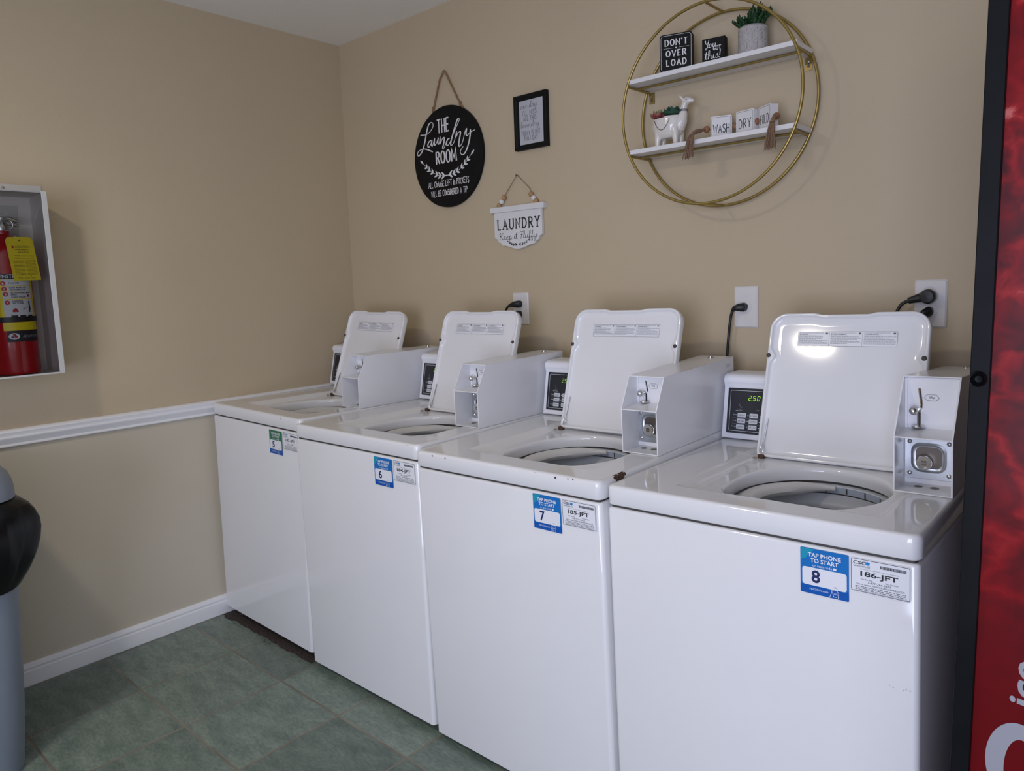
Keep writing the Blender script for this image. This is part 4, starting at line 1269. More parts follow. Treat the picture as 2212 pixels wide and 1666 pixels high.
# ------------------------------------------------------------------ white hanging plaque
pq = empty('hanging_plaque', (1.066, 0, 1.53))
tag(pq, 'white scalloped wooden plaque reading LAUNDRY Keep it Fluffy on a beaded string', 'sign')
def qx(x): return x - 1.066
def qz(z): return z - 1.53
half = [(.1185, .075), (.1185, -.026)] + [( .1185 - .021 + .021 * cos(t), -.026 - .024 + .024 * 1 - .0 - .024 * (1 - cos(t)) * 0 - .022 * sin(t) * 1) for t in []]
half += [(.1150, -.0275), (.1045, -.0330), (.1000, -.0420), (.0985, -.0450), (.0900, -.0470), (.0830, -.0530), (.0800, -.0580), (.0600, -.0600), (.0400, -.0660), (.0200, -.0720), (.0, -.0745)]
poly = half + [(-x, y) for x, y in half[::-1][1:]]
poly = poly[::-1]
bd = MB()
P0 = ZY((0, 0, 0))
bd.prism(poly, P0, .002, .013, 0)
bd.build('board', 'sign_white', pq, bevel=(.0012, 2))
MB().box((-.134, -.021, .066), (.134, -.001, .087)).build('top_bar', 'sign_white', pq, bevel=(.0015, 2))
L = MB(); P = ZY((0, -.0134, 0)); n = .0004
caps(L, 'LAUNDRY', qx(.966), qx(1.172), qz(1.532), qz(1.568), .0052, P, n, 0, gap=.42, serif=.16)
script(L, 'Keep it Fluffy', qx(.972), qx(1.162), qz(1.494), .025, .0016, P, n, 0, callig=.8)
laurel(L, [(0.003, -.0565), (.02, -.0575), (.036, -.053), (.048, -.046)], .0095, .0022, P, n, 0, .0010, 5, start=.1)
laurel(L, [(-.003, -.0565), (-.02, -.0575), (-.036, -.053), (-.048, -.046)], .0095, .0022, P, n, 0, .0010, 5, start=.1)
L.build('lettering', 'ink', pq)
st = MB()
st.tube([(-.098, -.011, .086), (-.066, -.011, .122), (-.052, -.009, .142), (.001, -.008, .1975), (.062, -.009, .142), (.070, -.011, .122), (.098, -.011, .086)], .0014, 8)
st.build('string', 'twine', pq)
for x, z, c_ in ((-.066, .1215, 0), (-.0785, .1070, 1), (-.0915, .0935, 0), (.0690, .1200, 0), (.0805, .1060, 1), (.0915, .0935, 0)):
    MB().sphere((x, -.011, z), .0098, 18).build('bead', 'bead_white' if c_ else 'bead_wood', pq)
MB().tube([(.001, 0, .195), (.001, -.013, .196)], .0018, 8).sphere((.001, -.013, .196), .0038, 12, sc=(1, .5, 1)).build('nail', 'dark_steel', pq)

# ------------------------------------------------------------------ round gold shelf
RX, RZ, RR = 1.8915, 1.8155, .2775
sh = empty('round_wall_shelf', (RX, 0, RZ))
tag(sh, 'round double-ring gold wire wall shelf with two white boards', 'shelf')
yF, yB = -.1250, -.0110
for y, nm in ((yB, 'rear_ring'), (yF, 'front_ring')):
    MB().tube([(RR * cos(2 * PI * i / 96), y, RR * sin(2 * PI * i / 96)) for i in range(96)], .0042, 12, closed=True).build(nm, 'gold', sh)
for nm, a_ in (('top_strut', 90), ('bottom_strut', 270)):
    q = math.radians(a_)
    MB().tube([(RR * cos(q), yF, RR * sin(q)), (RR * cos(q), yB, RR * sin(q))], .0038, 10).build(nm, 'gold', sh)
UZ, LZ = 1.9310 - RZ, 1.7220 - RZ
for zt in (UZ, LZ):
    bo = MB().box((-.2600, -.1255, zt - .0130), (.2600, -.0040, zt))
    bo.build('shelf_board', 'shelf_white', sh, bevel=(.0008, 2))
    wr = MB()
    xx = math.sqrt(RR ** 2 - (zt - .018) ** 2)
    for s_ in (-1, 1):
        wr.tube([(s_ * xx, yF, zt - .0180), (s_ * (xx - .004), yB, zt - .0180)], .0040, 10)
    wr.tube([(-xx + .002, -.068, zt - .0168), (xx - .002, -.068, zt - .0168)], .0036, 10)
    wr.build('support_wires', 'gold', sh)
for s_ in (-1, 1):
    br = MB()
    xx = s_ * .247
    br.prism(rrect(xx - .0095, UZ - .052, xx + .0095, UZ - .018, .0015, 2), ZY((0, 0, 0)), .001, .0035, 0)
    br.flat([(xx + .0042 * cos(t * PI / 8), UZ - .0415 + .0042 * sin(t * PI / 8)) for t in range(16)], ZY((0, 0, 0)), .0039, 1)
    br.flat(rrect(xx - .0018, UZ - .040, xx + .0018, UZ - .028, .0016, 2), ZY((0, 0, 0)), .0040, 1)
    br.lathe([(.0035, 0), (.0028, .0016), (.0001, .0022)], 12, Matrix.Translation((xx, -.0040, UZ - .030)) @ Matrix.Rotation(PI / 2, 4, 'X'), 2)
    br.build('wall_bracket', ['gold', 'dark_steel', 'steel'], sh)

# ------------------------------------------------------------------ things on the shelf
def standing(name, loc, yaw):
    return empty(name, mw=Matrix.Translation(loc) @ Matrix.Rotation(yaw, 4, 'Z'))
# DON'T OVER LOAD
w_, h_, d_ = .0963, .1063, .024
bs = standing('block_sign', (1.743, -.1195, 1.9312), math.radians(17.5))
tag(bs, "black rounded block sign reading DON'T OVER LOAD on the upper shelf", 'sign')
MB().prism(rrect(0, 0, w_, h_, .009, 5), ZY((0, 0, 0)), -d_, 0, 0).build('block', 'black_wood', bs, bevel=(.0014, 2))
L = MB(); P = ZY((0, 0, 0)); n = .0003
frame_line(L, .0035, .0035, w_ - .0035, h_ - .0035, .008, .0009, P, n, 0)
caps(L, "DON'T", .0165, .0815, .0735, .0905, .0018, P, n, 0, gap=.34, serif=.12, heavy=2.0)
caps(L, 'OVER', .0195, .0775, .0430, .0595, .0018, P, n, 0, gap=.34, serif=.12, heavy=2.0)
caps(L, 'LOAD', .0205, .0775, .0165, .0335, .0018, P, n, 0, gap=.34, serif=.12, heavy=2.0)
L.rect(.011, .0658, .041, .0665, P, n, 0); L.rect(.056, .0658, .086, .0665, P, n, 0)
L.flat([(.0485, .0632), (.0515, .0666), (.0502, .0684), (.0485, .0674), (.0468, .0684), (.0455, .0666)], P, n, 0)
L.build('lettering', 'white_paint', bs)
# You got this!
w2, h2, d2 = .0665, .0735, .026
b2 = standing('block_sign', (1.8640, -.0890, 1.9312), math.radians(10))
tag(b2, 'small black block sign reading You GOT this! on the upper shelf', 'sign')
MB().box((0, 0, 0), (w2, d2, h2)).build('block', 'black_wood', b2, bevel=(.0012, 2))
L = MB()
script(L, 'You', .008, .042, .0475, .0205, .0022, P, n, 0)
caps(L, 'GOT', .033, .0545, .0385, .0495, .0018, P, n, 0, gap=.25)
script(L, 'this!', .008, .055, .0165, .0215, .0024, P, n, 0)
L.build('lettering', 'white_paint', b2)
# pot with succulent
pt = standing('potted_succulent', (2.0075, -.066, 1.9312), 0)
tag(pt, 'grey pot with white cube-line pattern holding a dark green bushy succulent', 'plant')
PR, PH = .0402, .0775
pb = MB().lathe([(.0001, 0), (PR - .003, 0), (PR, .003), (PR, PH - .006), (PR - .0018, PH - .0012), (PR - .004, PH), (PR - .007, PH - .003), (PR - .0075, PH - .012), (.0001, PH - .012)], 56)
cyl = lambda u, v, n=0.0: Vector(((PR + n) * cos(u / PR), (PR + n) * sin(u / PR), v))
hx = 2 * PI * PR / 9
hr = hx / math.sqrt(3)
rows = int(PH / (1.5 * hr)) + 2
for j in range(rows):
    for i in range(9):
        cx_ = (i + .5 * (j % 2)) * hx; cz_ = j * 1.5 * hr
        if cx_ / PR > PI * 2: continue
        C0 = Vector((cx_, cz_))
        vs_ = [C0 + Vector((hr * cos(math.radians(30 + 60 * q)), hr * sin(math.radians(30 + 60 * q)))) for q in range(6)]
        for (e0, e1) in ((vs_[0] - C0, vs_[2] - C0), (vs_[2] - C0, vs_[4] - C0), (vs_[4] - C0, vs_[0] - C0)):
            for q in range(7):
                s_ = .06 + .88 * q / 6
                A = C0 + e0 * s_ + e1 * .06; B = C0 + e0 * s_ + e1 * .94
                lo_, hi_ = .0015, PH - .0055
                if max(A.y, B.y) < lo_ or min(A.y, B.y) > hi_: continue
                if A.y > B.y: A, B = B, A
                if B.y - A.y > 1e-6:
                    t0 = max(0, (lo_ - A.y) / (B.y - A.y)); t1 = min(1, (hi_ - A.y) / (B.y - A.y))
                    A, B = A + (B - A) * t0, A + (B - A) * t1
                pb.ribbon([(A.x, A.y), (B.x, B.y)], .0008, cyl, .0004, 1, caps=False)
pb.build('pot', ['pot', 'pot_line'], pt, sharp=50)
def leaf3(mb, base, d, up_, ln, wd_, th, m=0, curl=.2, tip=None, seg=6, shp=.75):
    d = Vector(d).normalized(); sd = d.cross(Vector(up_)).normalized(); nn = sd.cross(d).normalized()
    v = []
    K = 8
    for i in range(seg + 1):
        t = i / seg
        wv = wd_ * (sin(PI * min(1, .12 + .88 * t) ** shp)) if t < 1 else .0004
        wv = max(wv, .0004)
        c_ = Vector(base) + d * ln * t + nn * curl * ln * t * t
        hh = th * (wv / max(wd_, 1e-6))
        for j in range(K):
            a = 2 * PI * j / K
            v.append(c_ + sd * cos(a) * wv + nn * sin(a) * hh)
    for i in range(seg):
        mb.add([v[i * K + j] for j in range(K)] + [v[(i + 1) * K + j] for j in range(K)], [(j, (j + 1) % K, K + (j + 1) % K, K + j) for j in range(K)],
               (tip if tip is not None and i >= seg - 2 else m), True)
fo = MB()
random.seed(11)
stems = [(-.034, -.012, .030, -.8), (.036, -.010, .034, .8), (-.030, .004, .030, -.7), (.030, .010, .048, .6), (-.018, -.020, .036, -.5), (.012, -.022, .038, .3), (-.028, -.010, .036, -.5), (-.012, .010, .052, -.15), (.004, -.012, .050, .05), (.014, .004, .064, .22), (.030, -.004, .040, .55), (.022, -.016, .030, .45), (-.020, -.016, .024, -.35), (-.003, .0, .060, .1), (.020, .016, .045, .3), (-.022, .012, .040, -.3)]
for x, y, h, ln_ in stems:
    p0 = Vector((x * .6, y * .6, PH - .008)); p1 = p0 + Vector((ln_ * .026 + x * .35, y * .4, h))
    fo.tube([p0, (p0 + p1) / 2 + Vector((0, 0, .002)), p1], .0016, 6)
    nl = int(h / .0042)
    for q in range(nl):
        t_ = .15 + .85 * q / nl
        pp = p0 + (p1 - p0) * t_
        for s2 in range(3):
            a = q * 1.2 + s2 * 2 * PI / 3
            leaf3(fo, pp, (cos(a), sin(a), .45), (0, 0, 1), .0120 * (1.15 - .35 * t_), .0056, .0018, 0, .25, seg=4)
    leaf3(fo, p1, (ln_ * .3, 0, 1), (0, 1, 0), .010, .0035, .0015, 0, 0.0, seg=4)
fo.build('foliage', 'leaf', pt)
MB().lathe([(.0001, PH - .010), (PR - .008, PH - .011)], 32).build('soil', 'soil', pt)

# llama planter
ll = standing('llama_planter', (1.7445, -.070, 1.7222), 0)
tag(ll, 'white glazed llama planter on the lower shelf with red and green succulents', 'planter')
bd = MB()
def ell(c, r, rot=None): bd.sphere(c, 1.0, 20, sc=r, R=rot)
# trunk as an open oval tub
tr = []
secs = [(.026, .0305, .0205), (.034, .0430, .0280), (.046, .0490, .0325), (.062, .0515, .0345), (.078, .0515, .0345), (.0855, .0505, .0335), (.0855, .0460, .0290), (.074, .0450, .0280), (.060, .0380, .022), (.052, .001, .001)]
K = 36
for z, rx, ry in secs:
    for j in range(K):
        a = 2 * PI * j / K
        tr.append((-.004 + rx * cos(a), ry * sin(a), z + (.003 if cos(a) > 0 and z > .07 else 0)))
bd.add(tr, [(i * K + j, i * K + (j + 1) % K, (i + 1) * K + (j + 1) % K, (i + 1) * K + j) for i in range(len(secs) - 1) for j in range(K)], 0, True)
bd.add(tr[:K], [list(range(K))[::-1]], 0, True); bd.add(tr[-K:], [list(range(K))], 0, True)
for x, y in ((-.032, -.017), (-.032, .017), (.030, -.017), (.030, .017)):
    bd.tube([(x * 1.0, y, .0), (x, y, .004), (x * .98, y * .98, .020), (x * .92, y * .9, .040), (x * .8, y * .75, .058)], [.0062, .0075, .0088, .0125, .0150], 14)
bd.tube([(.030, 0, .052), (.042, 0, .072), (.046, 0, .090), (.0485, 0, .106), (.052, 0, .118), (.058, 0, .126)], [.020, .0175, .0135, .0105, .0105, .0110], 16)
bd.tube([(.050, 0, .1235), (.060, 0, .1275), (.070, 0, .1262), (.0775, 0, .1248)], [.0095, .0118, .0088, .0062], 14)
bd.sphere((.0775, 0, .1248), .0066, 14)
for y in (-.006, .006):
    bd.tube([(.050, y, .130), (.044, y * 1.3, .139), (.040, y * 1.5, .144)], [.0042, .0048, .0022], 10)
bd.tube([(-.052, 0, .074), (-.0575, 0, .068), (-.0585, 0, .060)], [.006, .0052, .003], 10)
bo = bd.build('body', 'ceramic', ll)
rm = bo.modifiers.new('fuse', 'REMESH'); rm.mode = 'VOXEL'; rm.voxel_size = .0017; rm.use_smooth_shade = True
sm_ = bo.modifiers.new('smooth', 'SMOOTH'); sm_.factor = .5; sm_.iterations = 5
mk = MB()
# saddle line, collar rings, closed eye
sad = []
for i in range(25):
    t_ = i / 24
    x = -.034 + .052 * t_
    z = .079 - .030 * sin(PI * t_) ** .75
    y_ = -.0345 * math.sqrt(max(0, 1 - ((x + .004) / .0520) ** 2))
    zz_ = z
    f_ = 1.0 if z > .06 else (.945 + .055 * (z - .046) / .014)
    sad.append((x, y_ * f_ - .0010, zz_))
mk.tube(sad, .0009, 6)
for z in (.0985, .1005, .1030):
    q = (z - .090) / .016
    mk.tube([(.0462 + .0022 * q + (.0140 - .0026 * q) * cos(t * PI / 10), (.0140 - .0026 * q) * sin(t * PI / 10), z) for t in range(20)], .0006, 6, closed=True)
mk.tube([(.0600, -.0110, .1285), (.0630, -.0113, .1270), (.0660, -.0103, .1285)], .0006, 6)
mk.build('painted_lines', 'dark_steel', ll)
MB().lathe([(.0001, 0), (1, 0)], 28, Matrix.Translation((-.004, 0, .0805)) @ Matrix.Diagonal((.0468, .0298, 1, 1))).build('soil', 'soil', ll)
gr = MB()
random.seed(5)
for q in range(46):
    a = random.uniform(0, 2 * PI); r_ = math.sqrt(random.random()) * .9
    gr.sphere((-.004 + .044 * r_ * cos(a), .027 * r_ * sin(a), .0815), random.uniform(.0012, .0026), 8)
gr.build('pebbles', 'ceramic', ll)
def rosette(name, c, rings_, mats, ln, wd_, th, tipm=None):
    mb = MB()
    for k_, (nl, el, s_) in enumerate(rings_):
        for q in range(nl):
            a = 2 * PI * q / nl + k_ * .6
            leaf3(mb, Vector(c) + Vector((cos(a) * .003, sin(a) * .003, .001 * k_)), (cos(a) * cos(el), sin(a) * cos(el), sin(el)), (0, 0, 1), ln * s_, wd_ * s_, th, 0, .30, tipm, 8, 1.35)
    return mb.build(name, mats, ll)
rosette('green_rosette', (.017, -.010, .0900), [(7, .12, 1.0), (6, .45, .9), (5, .85, .72), (3, 1.25, .5)], ['leaf2'], .0335, .0150, .0024)
rosette('red_rosette', (-.034, -.006, .0885), [(6, .25, 1.0), (5, .7, .95), (3, 1.2, .8)], ['leaf_red', 'leaf_tip'], .0290, .0080, .0034, 1)

# word blocks
def word_block(word, loc, yaw, label, w_=.0605, h_=.0665, d_=.0235):
    r = standing('word_block', loc, yaw)
    tag(r, label, 'sign', 'white word blocks strung on a bead garland')
    MB().prism(rrect(-w_ / 2, 0, w_ / 2, h_, .0045, 4), ZY((0, 0, 0)), -d_, 0, 0).build('block', 'sign_white', r, bevel=(.0007, 2))
    L = MB(); P = ZY((0, 0, 0)); n = .0003
    frame_line(L, -w_ / 2 + .0032, .0032, w_ / 2 - .0032, h_ - .0032, .0045, .0008, P, n, 0)
    hw = {'WASH': .0225, 'DRY': .0200, 'FOLD': .0200}[word]
    caps(L, word, -hw, hw, .0185, .0425, .0023, P, n, 0, gap=.26)
    L.build('lettering', 'ink', r)
word_block('WASH', (1.9105, -.0640, 1.7222), math.radians(17), 'white block reading WASH, left of the three word blocks')
word_block('DRY', (1.9890, -.0780, 1.7222), math.radians(-13), 'white block reading DRY, middle of the three word blocks')
word_block('FOLD', (2.0500, -.0880, 1.7222), math.radians(-36), 'white block reading FOLD, right of the three word blocks')
ga = empty('bead_garland', (1.868, -.072, 1.756))
tag(ga, 'brown wooden bead garland with jute tassels hanging over the lower shelf', 'garland')
def go(p): return Vector(p) - Vector((1.868, -.072, 1.756))
cords = [[(1.868, -.072, 1.7555), (1.880, -.066, 1.7545)], [(1.939, -.048, 1.7530), (1.953, -.055, 1.7525), (1.9615, -.064, 1.7525)], [(2.015, -.078, 1.7525), (2.022, -.073, 1.7525), (2.029, -.068, 1.7525)]]
for p in ((1.8685, -.072, 1.7555), (1.9510, -.055, 1.7530), (2.0205, -.0715, 1.7525), (2.0885, -.1000, 1.7520)):
    MB().sphere(go(p), .0098, 18).build('bead', 'bead_brown', ga)
for name, pts in (('tassel', [(1.8685, -.078, 1.7555), (1.862, -.100, 1.7490), (1.859, -.123, 1.743), (1.854, -.140, 1.730), (1.8480, -.143, 1.700), (1.8440, -.144, 1.668)]),
                  ('tassel', [(2.0885, -.1060, 1.7520), (2.092, -.122, 1.7455), (2.0925, -.136, 1.734), (2.0905, -.140, 1.718), (2.0885, -.141, 1.690), (2.087, -.141, 1.660)])):
    tm = MB()
    cen = crom([go(p) for p in pts], 6)
    k = len(cen)
    i0 = int(k * .42)
    tm.tube(cen[:i0 + 2], [.0030 + .0030 * min(1, i / 6) for i in range(i0 + 2)], 10)
    tm.tube([cen[i0] + Vector((0, -.001, .002)), cen[i0], cen[i0] - Vector((0, 0, .002))], .0072, 10)
    random.seed(3)
    for q in range(90):
        ax, ay = max(-1.5, min(1.5, random.gauss(0, 1))), max(-1.5, min(1.5, random.gauss(0, 1)))
        ll_ = random.uniform(.86, 1.05)
        pth = []
        for i in range(i0, k):
            t_ = (i - i0) / (k - 1 - i0)
            base = cen[i0] + (cen[i] - cen[i0]) * ll_
            sp_ = .0030 + .0078 * t_
            pth.append(base + Vector((ax * sp_, ay * sp_ * .45 if ay < 0 else ay * sp_ * .25, random.uniform(-.0006, .0006))))
        tm.tube(pth, .0007, 5)
    tm.build(name, 'tassel', ga)
cm = MB()
for c_ in cords: cm.tube([go(p) for p in c_], .0012, 6)
cm.build('cord', 'twine', ga)

# ------------------------------------------------------------------ fire extinguisher cabinet (left wall)
XF = .16
cy0, cy1, cz0, cz1 = -1.600, -1.2915, 1.084, 1.672
fc = empty('extinguisher_cabinet', (0, (cy0 + cy1) / 2, cz0))
tag(fc, 'white wall cabinet with clear front holding the fire extinguisher', 'cabinet')
oy = (cy0 + cy1) / 2
def fo_(x, y, z): return (x, y - oy, z - cz0)
b = MB()
t = .003
b.box(fo_(.001, cy0, cz0), fo_(.004, cy1, cz1), 1)
b.build('back_plate', ['cab', 'cab_in'], fc)
b = MB()
b.box(fo_(.004, cy1 - t, cz0), fo_(XF, cy1, cz1)); b.box(fo_(.004, cy0, cz0), fo_(XF, cy0 + t, cz1))
b.box(fo_(.004, cy0 + t, cz1 - t), fo_(XF, cy1 - t, cz1)); b.box(fo_(.004, cy0 + t, cz0), fo_(XF, cy1 - t, cz0 + t))
b.build('shell', ['cab_in'], fc)
tb = MB().prism(rrect(cy0 + .01 - oy, cz1 - cz0 - .02, cy1 - .0 - oy + .036, cz1 - cz0 + .0385, .004, 3), plane((0, 0, 0), (0, 1, 0), (0, 0, 1)), .0008, .0025, 0)
tb.lathe([(.0045, 0), (.004, .0015), (.0001, .002)], 14, Matrix.Translation((.0025, -1.365 - oy, cz1 - cz0 + .027)) @ Matrix.Rotation(PI / 2, 4, 'Y'), 1)
tb.build('mounting_flange', ['cab', 'steel'], fc)
f_ = MB()
ro = .013
f_.box(fo_(XF, cy1 - ro, cz0 - .002), fo_(XF + .006, cy1 + .003, cz1 + .002)); f_.box(fo_(XF, cy0 - .003, cz0 - .002), fo_(XF + .006, cy0 + ro, cz1 + .002))
f_.box(fo_(XF, cy0 + ro, cz1 - .0015), fo_(XF + .004, cy1 - ro, cz1 + .001)); f_.box(fo_(XF, cy0 + ro, cz0 - .002), fo_(XF + .006, cy1 - ro, cz0 + .004))
f_.build('door_frame', 'cab', fc, bevel=(.0012, 2))
pn = MB().box(fo_(XF + .0020, cy0 + ro - .002, cz0 + .003), fo_(XF + .0038, cy1 - ro + .002, cz1 - .005))
pn.build('door_pane', 'pane', fc)
pc = MB()
PX = plane((.0045, -oy, -cz0), (0, 1, 0), (0, 0, 1))
pc.flat([(-1.585, 1.505), (-1.336, 1.512), (-1.330, 1.640), (-1.585, 1.640)], PX, .0004, 0)
for r_, m_ in ((.011, 1), (.007, 0), (.0035, 1)):
    pc.flat([(-1.362 + r_ * cos(q * PI / 8), 1.603 + r_ * sin(q * PI / 8)) for q in range(16)], PX, .0008 + (.011 - r_) * .03, m_)
text(pc, 'ER', -1.392, -1.366, 1.571, 1.584, PX, .0010, 2, slant=.15, bold=.0008)
text(pc, 'ER', -1.394, -1.368, 1.554, 1.567, PX, .0010, 2, slant=.15, bold=.0008)
pc.build('instruction_plate', ['cab', 'tub', 'ink'], fc)

EX, EY, ER = .086, -1.4030, .066
ex = empty('fire_extinguisher', (EX, EY, cz0 + t))
tag(ex, 'red fire extinguisher with yellow instruction label inside the wall cabinet', 'fire extinguisher')
MB().lathe([(.0001, .002), (ER - .012, .0), (ER - .003, .004), (ER, .014), (ER, .385), (ER - .004, .405), (ER - .020, .430), (.030, .445), (.020, .452), (.020, .462), (.0001, .463)], 56).build('cylinder', 'red', ex)
vl = MB().lathe([(.018, .460), (.020, .466), (.020, .482), (.014, .490), (.014, .505), (.0001, .506)], 24)
vl.tube([(.0, -.03, .484), (.0, .02, .488), (.0, .050, .480)], [.007, .007, .004], 10, flat=.5)
vl.tube([(.0, -.03, .500), (.0, .025, .502), (.0, .052, .492)], [.007, .007, .004], 10, flat=.5)
vl.tube([(.055 + .018 * 0, .018 * cos(q * PI / 8), .478 + .018 * sin(q * PI / 8)) for q in range(16)], .0022, 8, closed=True)
vl.build('valve', 'steel', ex)
UOFF = -.026
def EP(r): return lambda u, v, n=0.0: Vector(((r + n) * cos((u + UOFF) / ER), (r + n) * sin((u + UOFF) / ER), v))
def curved(mb, u0, v0, u1, v1, place, n, m, k=14):
    for i in range(k):
        a = u0 + (u1 - u0) * i / k; b_ = u0 + (u1 - u0) * (i + 1) / k
        mb.add([place(a, v0, n), place(b_, v0, n), place(b_, v1, n), place(a, v1, n)], [(0, 1, 2, 3)], m, True)
E0 = EP(ER)
z_ = lambda z: z - cz0 - t
lb = MB()
UL = -.020                                  # label starts left of the middle and wraps round to the right
curved(lb, UL - .075, z_(1.262), .092, z_(1.412), E0, .0004, 0)       # yellow field
curved(lb, UL - .075, z_(1.3945), .092, z_(1.412), E0, .0007, 1)       # black heading band
text(lb, 'INSTRUCTIONS', -.0065, .094, z_(1.3975), z_(1.4090), E0, .0010, 2, bold=.0002)
for zt0, zt1 in ((1.3735, 1.3935), (1.3570, 1.3720), (1.3320, 1.3555), (1.2700, 1.3295)):
    curved(lb, -.007, z_(zt0), .080, z_(zt1), E0, .0007, 2)
for q, zc in enumerate((1.3810, 1.3640, 1.3470, 1.3205)):
    u_ = -.003 + .0022 * q
    lb.flat([(u_ + .0072 * cos(k * PI / 8), z_(zc) + .0072 * sin(k * PI / 8)) for k in range(16)], E0, .0011, 3)
    text(lb, str(q + 1), u_ - .0022, u_ + .0022, z_(zc) - .0036, z_(zc) + .0036, E0, .0014, 2)
for s_, a_, b__, z0_ in (('PULL PIN', .012, .040, 1.3795), ('START FROM 8 FEET', .012, .062, 1.3655), ('AND AT BASE OF FIRE', .013, .058, 1.3590), ('USE EXTINGUISHER', .014, .055, 1.3485), ('UPRIGHT', .014, .032, 1.3425), ('SQUEEZE THE LEVER', .015, .058, 1.3345), ('SWEEP FROM', .017, .046, 1.3220), ('SIDE TO SIDE', .017, .047, 1.3160)):
    text(lb, s_, a_, b__, z_(z0_), z_(z0_ + .0046), E0, .0011, 1, bold=.0002)
lb.ribbon([(.060, z_(1.349)), (.064, z_(1.352)), (.070, z_(1.350))], .0026, E0, .0011, 1); lb.flat([(.066 + .0035 * cos(k * PI / 6), z_(1.341) + .0045 * sin(k * PI / 6)) for k in range(12)], E0, .0011, 3)
lb.ribbon([(.028, z_(1.291)), (.048, z_(1.300))], .0028, E0, .0011, 1); lb.ribbon([(.048, z_(1.300)), (.062, z_(1.306))], .0010, E0, .0011, 1)
lb.ribbon([(.066, z_(1.322)), (.0665, z_(1.306)), (.065, z_(1.290))], .0050, E0, .0011, 1); lb.ribbon([(.068, z_(1.310)), (.071, z_(1.289))], .0022, E0, .0011, 1)
for q in range(5):
    lb.flat(leafpoly(.016 + .003 * q, z_(1.289), 1.2 + .15 * q, .014, .003), E0, .0011 + .0001 * q, 3)
for q in range(3):
    curved(lb, .010 + .024 * q, z_(1.2720), .028 + .024 * q, z_(1.2800), E0, .0010, 1, 3)
lb.build('instruction_label', ['yellow', 'ink', 'paper', 'ink_red'], ex)
bn = MB()
bn.lathe([(ER + .0005, z_(1.2585)), (ER + .0022, z_(1.2590)), (ER + .0022, z_(1.2745)), (ER + .0005, z_(1.2750))], 56)
bn.build('strap', 'black', ex)
l2 = MB()
curved(l2, -.014, z_(1.2315), .095, z_(1.2580), E0, .0008, 0)
curved(l2, -.008, z_(1.1950), .095, z_(1.2310), E0, .0006, 1)
l2.flat([(.012 + .015 * cos(k * PI / 10), z_(1.2130) + .0105 * sin(k * PI / 10)) for k in range(20)], E0, .0012, 2)
l2.flat([(.012 + .0025 * cos(k * PI / 6), z_(1.2175) + .0025 * sin(k * PI / 6)) for k in range(12)], E0, .0016, 3)
l2.rect(.004, z_(1.2075), .0115, z_(1.2140), E0, .0016, 4); l2.rect(.0125, z_(1.2075), .0195, z_(1.2140), E0, .0016, 3)
text(l2, 'ADVANTAGE', .034, .092, z_(1.2080), z_(1.2160), E0, .0012, 5, slant=.25)
l2.build('lower_label', ['yellow', 'ink', 'paper', 'ink_red', 'ink_navy', 'ink_lt'], ex)

tg = empty('inspection_tag', (.1560, -1.3640, 1.528))
tag(tg, 'yellow inspection tag hanging on the red fire extinguisher', 'tag')
TP = plane((.1525 * 0, 1.3640, -1.528), (0, 1, 0), (0, 0, 1))
TPt = lambda u, v, n=0.0: Vector((0 + n, u + (1.528 - v) * .165 * 0, 0)) 
def TG(u, v, n=0.0):           # u 0..1 across, v 0..1 up; the tag hangs a little askew
    y = -1.4155 + .0750 * u + (1 - v) * .0135
    z = 1.3880 + .1375 * v + (.0025 * u)
    return Vector((n, y + 1.3640, z - 1.528))
tm = MB()
out = [(0, 0), (1, 0), (1, .93), (.88, 1), (.10, 1), (0, .93)]
tm.prism(out, TG, -.0003, .0003, 0)
n = .0005
tm.flat([(.5 + .035 * cos(k * PI / 6), .925 + .02 * sin(k * PI / 6)) for k in range(12)], TG, n, 1)
tm.flat(leafpoly(.215, .74, PI / 2, .07, .045), TG, n, 2)
text(tm, 'INTERNATIONAL', .30, .83, .745, .795, TG, n, 1)
for v_, a_, b__ in ((.705, .28, .80), (.675, .40, .70), (.645, .35, .76)): micro(tm, a_, b__, v_, .022, TG, n, 3)
for q in range(3):
    micro(tm, .22, .42, .575 - .035 * q, .018, TG, n, 3); tm.rect(.45, .575 - .035 * q, .90, .580 - .035 * q, TG, n, 3)
for q in range(11):
    micro(tm, .12, .50, .44 - .031 * q, .016, TG, n, 3); micro(tm, .55, .93, .44 - .031 * q, .016, TG, n, 3)
text(tm, '2023 | 2024 | 2025', .18, .82, .035, .07, TG, n, 1)
for a_, b__ in ((.17, .50), (.90, .43), (.35, .14), (.66, .10)): tm.flat([(a_ + .018 * cos(k * PI / 4), b__ + .010 * sin(k * PI / 4)) for k in range(8)], TG, n + .0002, 1)
tm.build('card', ['yellow_tag', 'ink', 'ink_red', 'ink_brown'], tg)
MB().tube([TG(.5, .925, .001), TG(.38, 1.02, -.004), TG(.30, 1.12, -.03)], .0006, 6).build('wire', 'steel', tg)

